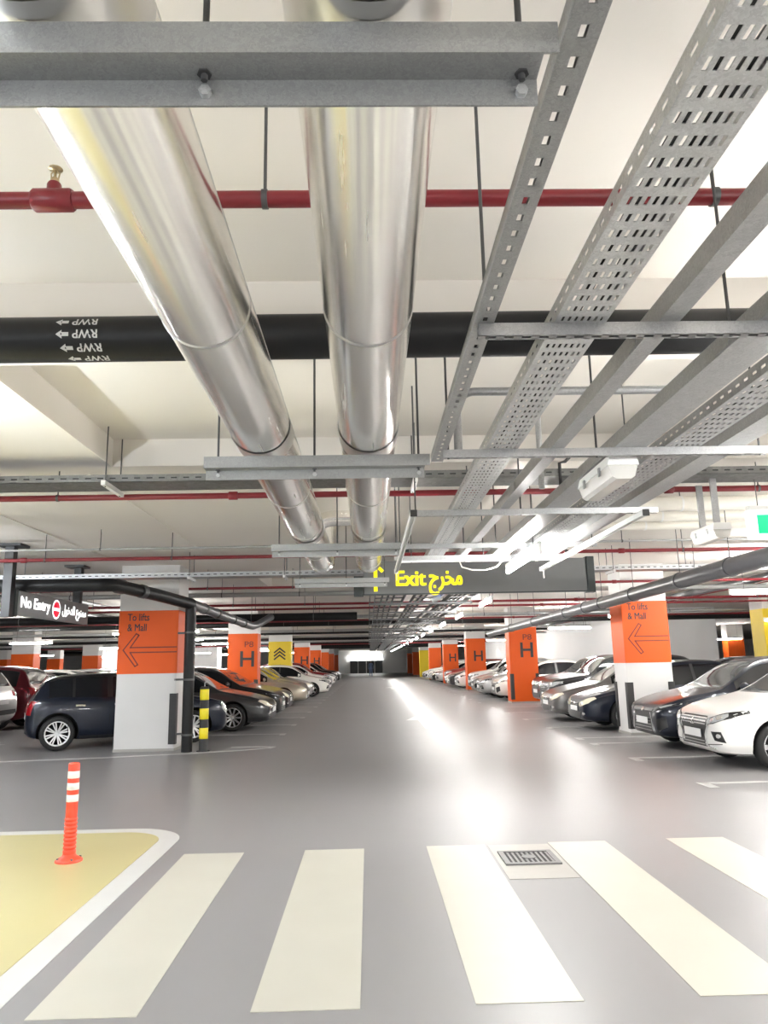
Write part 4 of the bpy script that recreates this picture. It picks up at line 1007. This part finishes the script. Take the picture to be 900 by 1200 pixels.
FR_SHIELD = [ # white sedan: barred upper grille, chrome brackets, swept lamps, fog lamps in black pockets
 ('grille', 'trim_black', [(-.44,.655),(-.40,.56),(.40,.56),(.44,.655),(.36,.69),(-.36,.69)], .008, False),
 *slats(3, .585, .665, .40, .43, .008, 'alloy'),
 ('bumper_grille', 'trim_black', [(-.40,.56),(-.33,.33),(-.40,.285),(.40,.285),(.33,.33),(.40,.56)], .008, False),
 *slats(2, .315, .355, .34, .33, .006, 'cable_grey'),
 ('chrome_bracket', 'chrome', [(.46,.60),(.50,.57),(.40,.44),(.42,.32),(.60,.285),(.60,.27),(.38,.30),(.355,.44)], .014, True),
 ('emblem', 'chrome', [(0,.655),(.028,.625),(0,.595),(-.028,.625)], .026, False),
 ('emblem', 'chrome', [(.028,.60),(.055,.565),(.005,.565)], .026, True),
 ('number_plate', 'plate_white', [(-.27,.40),(.27,.40),(.27,.51),(-.27,.51)], .032, False),
 ('headlight', 'trim_black', [(.44,.665),(.60,.715),(.79,.78),(.805,.74),(.76,.675),(.60,.60),(.42,.575)], .009, True),
 ('headlight_lens', 'LAMP', [(.46,.652),(.60,.70),(.72,.74),(.74,.70),(.71,.655),(.60,.612),(.45,.59)], .015, True),
 ('headlight_reflector', 'lamp_core', ngon(.57,.648,.032,.030), .021, True),
 ('headlight_reflector', 'lamp_core', ngon(.665,.683,.030,.028), .021, True),
 ('fog_pocket', 'trim_black', [(.55,.50),(.70,.50),(.735,.36),(.62,.385)], .008, True),
 ('fog_lamp', 'lamp_core', ngon(.675,.445,.026,.028), .016, True),
 ('bumper_crease', 'trim_black', [(.36,.305),(.70,.335),(.70,.345),(.36,.318)], .004, True),
]
FR_BIG = [ # dark sedan: large dark mesh grille, slim lamps
 ('grille', 'trim_black', [(-.33,.60),(-.42,.30),(-.36,.25),(.36,.25),(.42,.30),(.33,.60)], .008, False),
 *slats(5, .30, .50, .38, .33, .005, 'cable_grey'),
 ('grille_frame', 'chrome', [(.345,.60),(.365,.60),(.455,.30),(.435,.29)], .012, True),
 ('upper_grille', 'trim_black', [(-.46,.66),(-.42,.61),(.42,.61),(.46,.66)], .008, False),
 ('emblem', 'chrome', ngon(0,.63,.055,.036), .018, False),
 ('number_plate', 'plate_white', [(-.26,.40),(.26,.40),(.26,.51),(-.26,.51)], .032, False),
 ('headlight', 'trim_black', [(.46,.67),(.80,.77),(.81,.73),(.66,.655),(.47,.61)], .009, True),
 ('headlight_lens', 'LAMP', [(.62,.695),(.79,.755),(.795,.735),(.66,.672)], .015, True),
 ('bumper_pocket', 'trim_black', [(.55,.48),(.74,.54),(.75,.38),(.62,.30)], .007, True),
]
FR_OLD = [ # older rounded sedan: teardrop lamps, narrow grille
 ('grille', 'trim_black', [(-.30,.58),(-.26,.50),(.26,.50),(.30,.58)], .008, False),
 *slats(2, .525, .56, .27, .29, .006),
 ('emblem', 'chrome', ngon(0,.545,.045,.035), .018, False),
 ('bumper_grille', 'trim_black', [(-.45,.38),(-.38,.25),(.38,.25),(.45,.38)], .008, False),
 ('number_plate', 'plate_white', [(-.26,.40),(.26,.40),(.26,.50),(-.26,.50)], .032, False),
 ('headlight', 'LAMP', [(.34,.52),(.38,.585),(.55,.64),(.74,.70),(.78,.66),(.72,.57),(.58,.51),(.42,.49)], .01, True),
 ('headlight_reflector', 'lamp_core', ngon(.50,.56,.045,.038), .017, True),
 ('fog_lamp', 'lamp_core', ngon(.62,.35,.045,.03), .012, True),
]
FR_HATCH = [
 ('grille', 'trim_black', [(-.38,.58),(-.32,.32),(.32,.32),(.38,.58),(.30,.66),(-.30,.66)], .008, False),
 *slats(2, .50, .58, .34, .36, .007),
 ('number_plate', 'plate_white', [(-.26,.40),(.26,.40),(.26,.51),(-.26,.51)], .032, False),
 ('headlight_ring', 'chrome', ngon(.62,.67,.125,.12,18), .010, True),
 ('headlight', 'LAMP', ngon(.62,.67,.105,.10,18), .017, True),
 ('fog_lamp', 'lamp_core', ngon(.58,.38,.04,.04), .012, True),
]
FR_SUV = [
 ('grille', 'trim_black', [(-.42,.82),(-.36,.60),(.36,.60),(.42,.82)], .008, False),
 *slats(3, .65, .77, .36, .40, .010),
 ('emblem', 'chrome', ngon(0,.72,.06,.05), .02, False),
 ('bumper_grille', 'trim_black', [(-.55,.52),(-.45,.34),(.45,.34),(.55,.52)], .008, False),
 ('number_plate', 'plate_white', [(-.26,.47),(.26,.47),(.26,.58),(-.26,.58)], .032, False),
 ('headlight', 'LAMP', [(.44,.80),(.62,.86),(.82,.90),(.84,.84),(.74,.76),(.46,.72)], .01, True),
 ('headlight_reflector', 'lamp_core', ngon(.60,.80,.045,.04), .017, True),
 ('fog_pocket', 'trim_black', [(.62,.55),(.78,.60),(.78,.45),(.64,.40)], .008, True),
]
PROTO = {}
def proto(k):
    if k not in PROTO:
        PROTO[k] = {'shield': lambda: build_car('sedan', 'five', FR_SHIELD),
                    'big': lambda: build_car('sedan', 'five', FR_BIG),
                    'old': lambda: build_car('old_sedan', 'multi', FR_OLD, 'lamp_warm', 'glass_dark'),
                    'mini': lambda: build_car('hatch', 'double', FR_HATCH, pillars=True),
                    'suv': lambda: build_car('suv', 'five', FR_SUV)}[k]()
        PROTO[k]['used'] = 0
    return PROTO[k]
SIDEGROUP = []
def car(k, color, nose, facing, label, name='sedan_car', group=None, cat='car'):
    """nose = (x, y) of the middle of the front bumper on the floor, facing = heading in radians"""
    p = proto(k); r = p if not p['used'] else copy_tree(p); p['used'] = 1
    L = CARS[{'shield': 'sedan', 'big': 'sedan', 'old': 'old_sedan', 'mini': 'hatch', 'suv': 'suv'}[k]]['L']
    r.location = (nose[0]-math.cos(facing)*L/2, nose[1]-math.sin(facing)*L/2, 0); r.rotation_euler = (0, 0, facing)
    r.name = name; tag(r, label, cat, group)
    if 'used' in r and r is not p: del r['used']
    for c in r.children:
        b = c.name.split('.')[0]
        if b in ('body', 'mirror') or (b == 'door_handle' and k != 'mini'):
            c.material_slots[0].link = 'OBJECT'; c.material_slots[0].material = PAINT[color]
    return r

# ================================================================== parked cars
R_ = PI
car('shield', 'white', (4.64, 11.05), R_, 'white sedan with chrome front bracket parked nearest at right')
car('big', 'navy', (4.74, 13.35), R_, 'dark navy sedan with wide grille beside the white sedan at right')
car('old', 'midnight blue', (4.55, 17.05), R_, 'blue rounded sedan just beyond the right lifts column')
car('old', 'grey', (4.50, 19.55), R_, 'grey sedan with pale headlights beside the blue sedan at right')
car('suv', 'charcoal', (5.05, 22.1), R_, 'tall charcoal car behind the grey sedan at right', 'suv_car')
car('suv', 'dark red', (5.35, 24.6), R_, 'dark red car just before the right P8 H column', 'suv_car')
seq = [('big', 'pearl white', 4.8), ('shield', 'silver', 4.6), ('big', 'silver', 4.7), ('suv', 'white', 4.9), ('shield', 'white', 4.7), ('big', 'dark grey', 4.6), ('old', 'pearl white', 4.7),
       ('suv', 'brick red', 4.9), ('shield', 'silver', 4.7), ('old', 'black', 4.6), ('shield', 'white', 4.7), ('suv', 'white', 4.8), ('big', 'white', 4.7), ('old', 'grey', 4.7)]
y = 29.6
for k, (kd, cl_, nx) in enumerate(seq):
    if 38.6 < y < 41.4 or 50.8 < y < 53.6: y = 41.5 if y < 45 else 53.7
    car(kd, cl_, (nx, y), R_, f'{cl_} {"suv" if kd == "suv" else "sedan"} in the far right row, {ORD(k)} beyond the right P8 H column', 'suv_car' if kd == 'suv' else 'sedan_car', 'cars in the far right row'); y += 2.6
# second row behind on the right, seen over the front row
for k, (kd, cl_, xx, yy, lb) in enumerate([('suv', 'black', 10.9, 13.4, 'dark car seen through behind the navy sedan at right'), ('big', 'white', 11.0, 17.0, 'white car in the second right row behind the blue sedan'),
        ('old', 'slate', 10.9, 19.6, 'dark slate car in the second right row behind the grey sedan'), ('shield', 'silver', 11.0, 25.0, 'silver car in the second right row behind the dark red car')]):
    car(kd, cl_, (xx+3.9, yy), 0, lb, 'suv_car' if kd == 'suv' else 'sedan_car')
# left front row
car('mini', 'midnight blue', (-3.22, 16.78), math.radians(24), 'dark blue hatchback with white spoked wheels behind the left lifts column', 'hatchback_car')
car('old', 'dark grey', (-2.35, 19.0), 0, 'dark grey sedan beside the striped bollard at left')
car('big', 'black', (-2.40, 21.6), 0, 'black sedan second in the left row after the bollard')
car('old', 'charcoal', (-2.45, 24.1), 0, 'charcoal sedan just before the left P8 H column')
seq = [('old', 'champagne', -2.3), ('shield', 'champagne', -2.6), ('old', 'silver', -2.5), ('shield', 'pearl white', -1.9), ('big', 'silver', -2.4), ('shield', 'white', -2.1), ('suv', 'red', -2.3), ('big', 'silver', -2.4), ('shield', 'white', -2.3),
       ('suv', 'black', -2.3), ('suv', 'charcoal', -2.2), ('big', 'silver', -2.4), ('old', 'black', -2.4), ('shield', 'white', -2.4)]
y = 29.2
for k, (kd, cl_, nx) in enumerate(seq):
    if 37.9 < y < 40.7: y = 40.9
    if 49.9 < y < 52.7: y = 52.9
    car(kd, cl_, (nx, y), 0, f'{cl_} {"suv" if kd == "suv" else "sedan"} in the far left row, {ORD(k)} beyond the left P8 H column', 'suv_car' if kd == 'suv' else 'sedan_car', 'cars in the far left row'); y += 2.6
# back-to-back row at far left, tails towards the aisle
car('suv', 'silver', (-8.5-4.4, 18.15), R_, 'silver suv at the left picture edge seen from behind', 'suv_car')
car('suv', 'dark red', (-8.55-4.4, 20.75), R_, 'dark red car between the silver suv and the blue hatchback', 'suv_car')
car('shield', 'white', (-8.7-4.3, 23.4), R_, 'white sedan behind the dark red car at left')
car('big', 'pearl white', (-8.6-4.3, 26.0), R_, 'pearl white sedan whose roof shows above the blue hatchback')
car('shield', 'silver', (-8.4-4.3, 28.6), R_, 'silver sedan in the left back row beyond the white ones')
car('old', 'teal', (-8.2-4.4, 31.2), R_, 'teal sedan in the left back row seen over the dark grey sedan')
for k, (kd, cl_) in enumerate((('suv', 'white'), ('big', 'white'), ('old', 'slate'), ('shield', 'pearl white'))):
    car(kd, cl_, (-16.0, 27.5+3.0*k), 0, f'{cl_} car in the third row far left, {ORD(k)} from the front', 'suv_car' if kd == 'suv' else 'sedan_car', 'cars in the third left row')

# ================================================================== far end
t = thing('shop_entrance', 'brightly lit entrance with dark shutters at the far end of the aisle', 'entrance', (-.4, 115.6, 0))
mat('entrance_glow', (1.0, 1.0, 0.98), .4, emit=1.2)
part('lit_band', MB().box((-2.9, 115.6, 1.9), (2.1, 115.9, 2.6)), 'entrance_glow', t)
for k in range(4): part('shutter', MB().box((-2.8+1.25*k, 115.65, 0), (-1.65+1.25*k, 115.9, 1.88)), 'shutter', t)
for k in range(5): part('frame_post', MB().box((-2.9+1.25*k, 115.55, 0), (-2.8+1.25*k, 115.9, 2.65)), 'white_metal', t)

# a person walking far down the aisle
def person(x, y, label):
    t = thing('person', label, 'person', (x, y, 0))
    V = [(0,0,.95,.13,.10), (0,0,1.12,.125,.095), (0,.01,1.32,.15,.10), (0,.01,1.45,.10,.08), (0,0,1.52,.05,.05),
         (.20,.01,1.40,.06,.06), (.25,.0,1.12,.045,.045), (.24,-.08,.88,.035,.035), (.24,-.10,.80,.03,.04),
         (-.20,.01,1.40,.06,.06), (-.25,.02,1.12,.045,.045), (-.24,.05,.88,.035,.035), (-.24,.07,.80,.03,.04),
         (.10,0,.88,.09,.09), (.11,-.10,.48,.065,.065), (.11,-.12,.08,.045,.05), (.11,-.26,.04,.04,.03),
         (-.10,0,.88,.09,.09), (-.11,.08,.48,.065,.065), (-.11,.20,.10,.045,.05), (-.11,.06,.04,.04,.03)]
    E = [(0,1),(1,2),(2,3),(3,4),(3,5),(5,6),(6,7),(7,8),(3,9),(9,10),(10,11),(11,12),(0,13),(13,14),(14,15),(15,16),(0,17),(17,18),(18,19),(19,20)]
    me = bpy.data.meshes.new('body'); me.from_pydata([v[:3] for v in V], E, [])
    o = bpy.data.objects.new('tmp', me); COL.objects.link(o)
    sk = o.modifiers.new('s', 'SKIN'); ss = o.modifiers.new('u', 'SUBSURF'); ss.levels = 1; sk.use_smooth_shade = True
    for d, v in zip(me.skin_vertices[0].data, V): d.radius = v[3:]
    me.skin_vertices[0].data[0].use_root = True
    dg = bpy.context.evaluated_depsgraph_get(); m2 = bpy.data.meshes.new_from_object(o.evaluated_get(dg)); bpy.data.objects.remove(o)
    mat('shirt_blue', (.30, .42, .68), .7); mat('skin', (.45, .28, .20), .55); mat('hair', (.02, .015, .012), .6)
    obj('clothed_body', m2, 'shirt_blue', t)
    bm = bmesh.new(); bmesh.ops.create_uvsphere(bm, u_segments=16, v_segments=12, radius=.105)
    for v in bm.verts:
        v.co.z *= 1.18; v.co.x *= .82
        if v.co.y < -.09 and abs(v.co.x) < .02 and abs(v.co.z) < .035: v.co.y -= .02
        v.co.z += 1.64
    for f in bm.faces: f.smooth = True
    hm = bpy.data.meshes.new('head'); bm.to_mesh(hm); bm.free(); h = obj('head', hm, 'skin', t)
    bm = bmesh.new(); bmesh.ops.create_uvsphere(bm, u_segments=16, v_segments=12, radius=.112)
    bmesh.ops.delete(bm, geom=[v for v in bm.verts if v.co.z < .0 and v.co.y < .03 or v.co.z < -.05], context='VERTS')
    for v in bm.verts: v.co.z = v.co.z*1.18+1.65; v.co.x *= .84; v.co.y += .012
    hh = bpy.data.meshes.new('hair'); bm.to_mesh(hh); bm.free(); obj('hair', hh, 'hair', h)
person(.25, 88.0, 'person in light blue clothes walking far down the aisle')
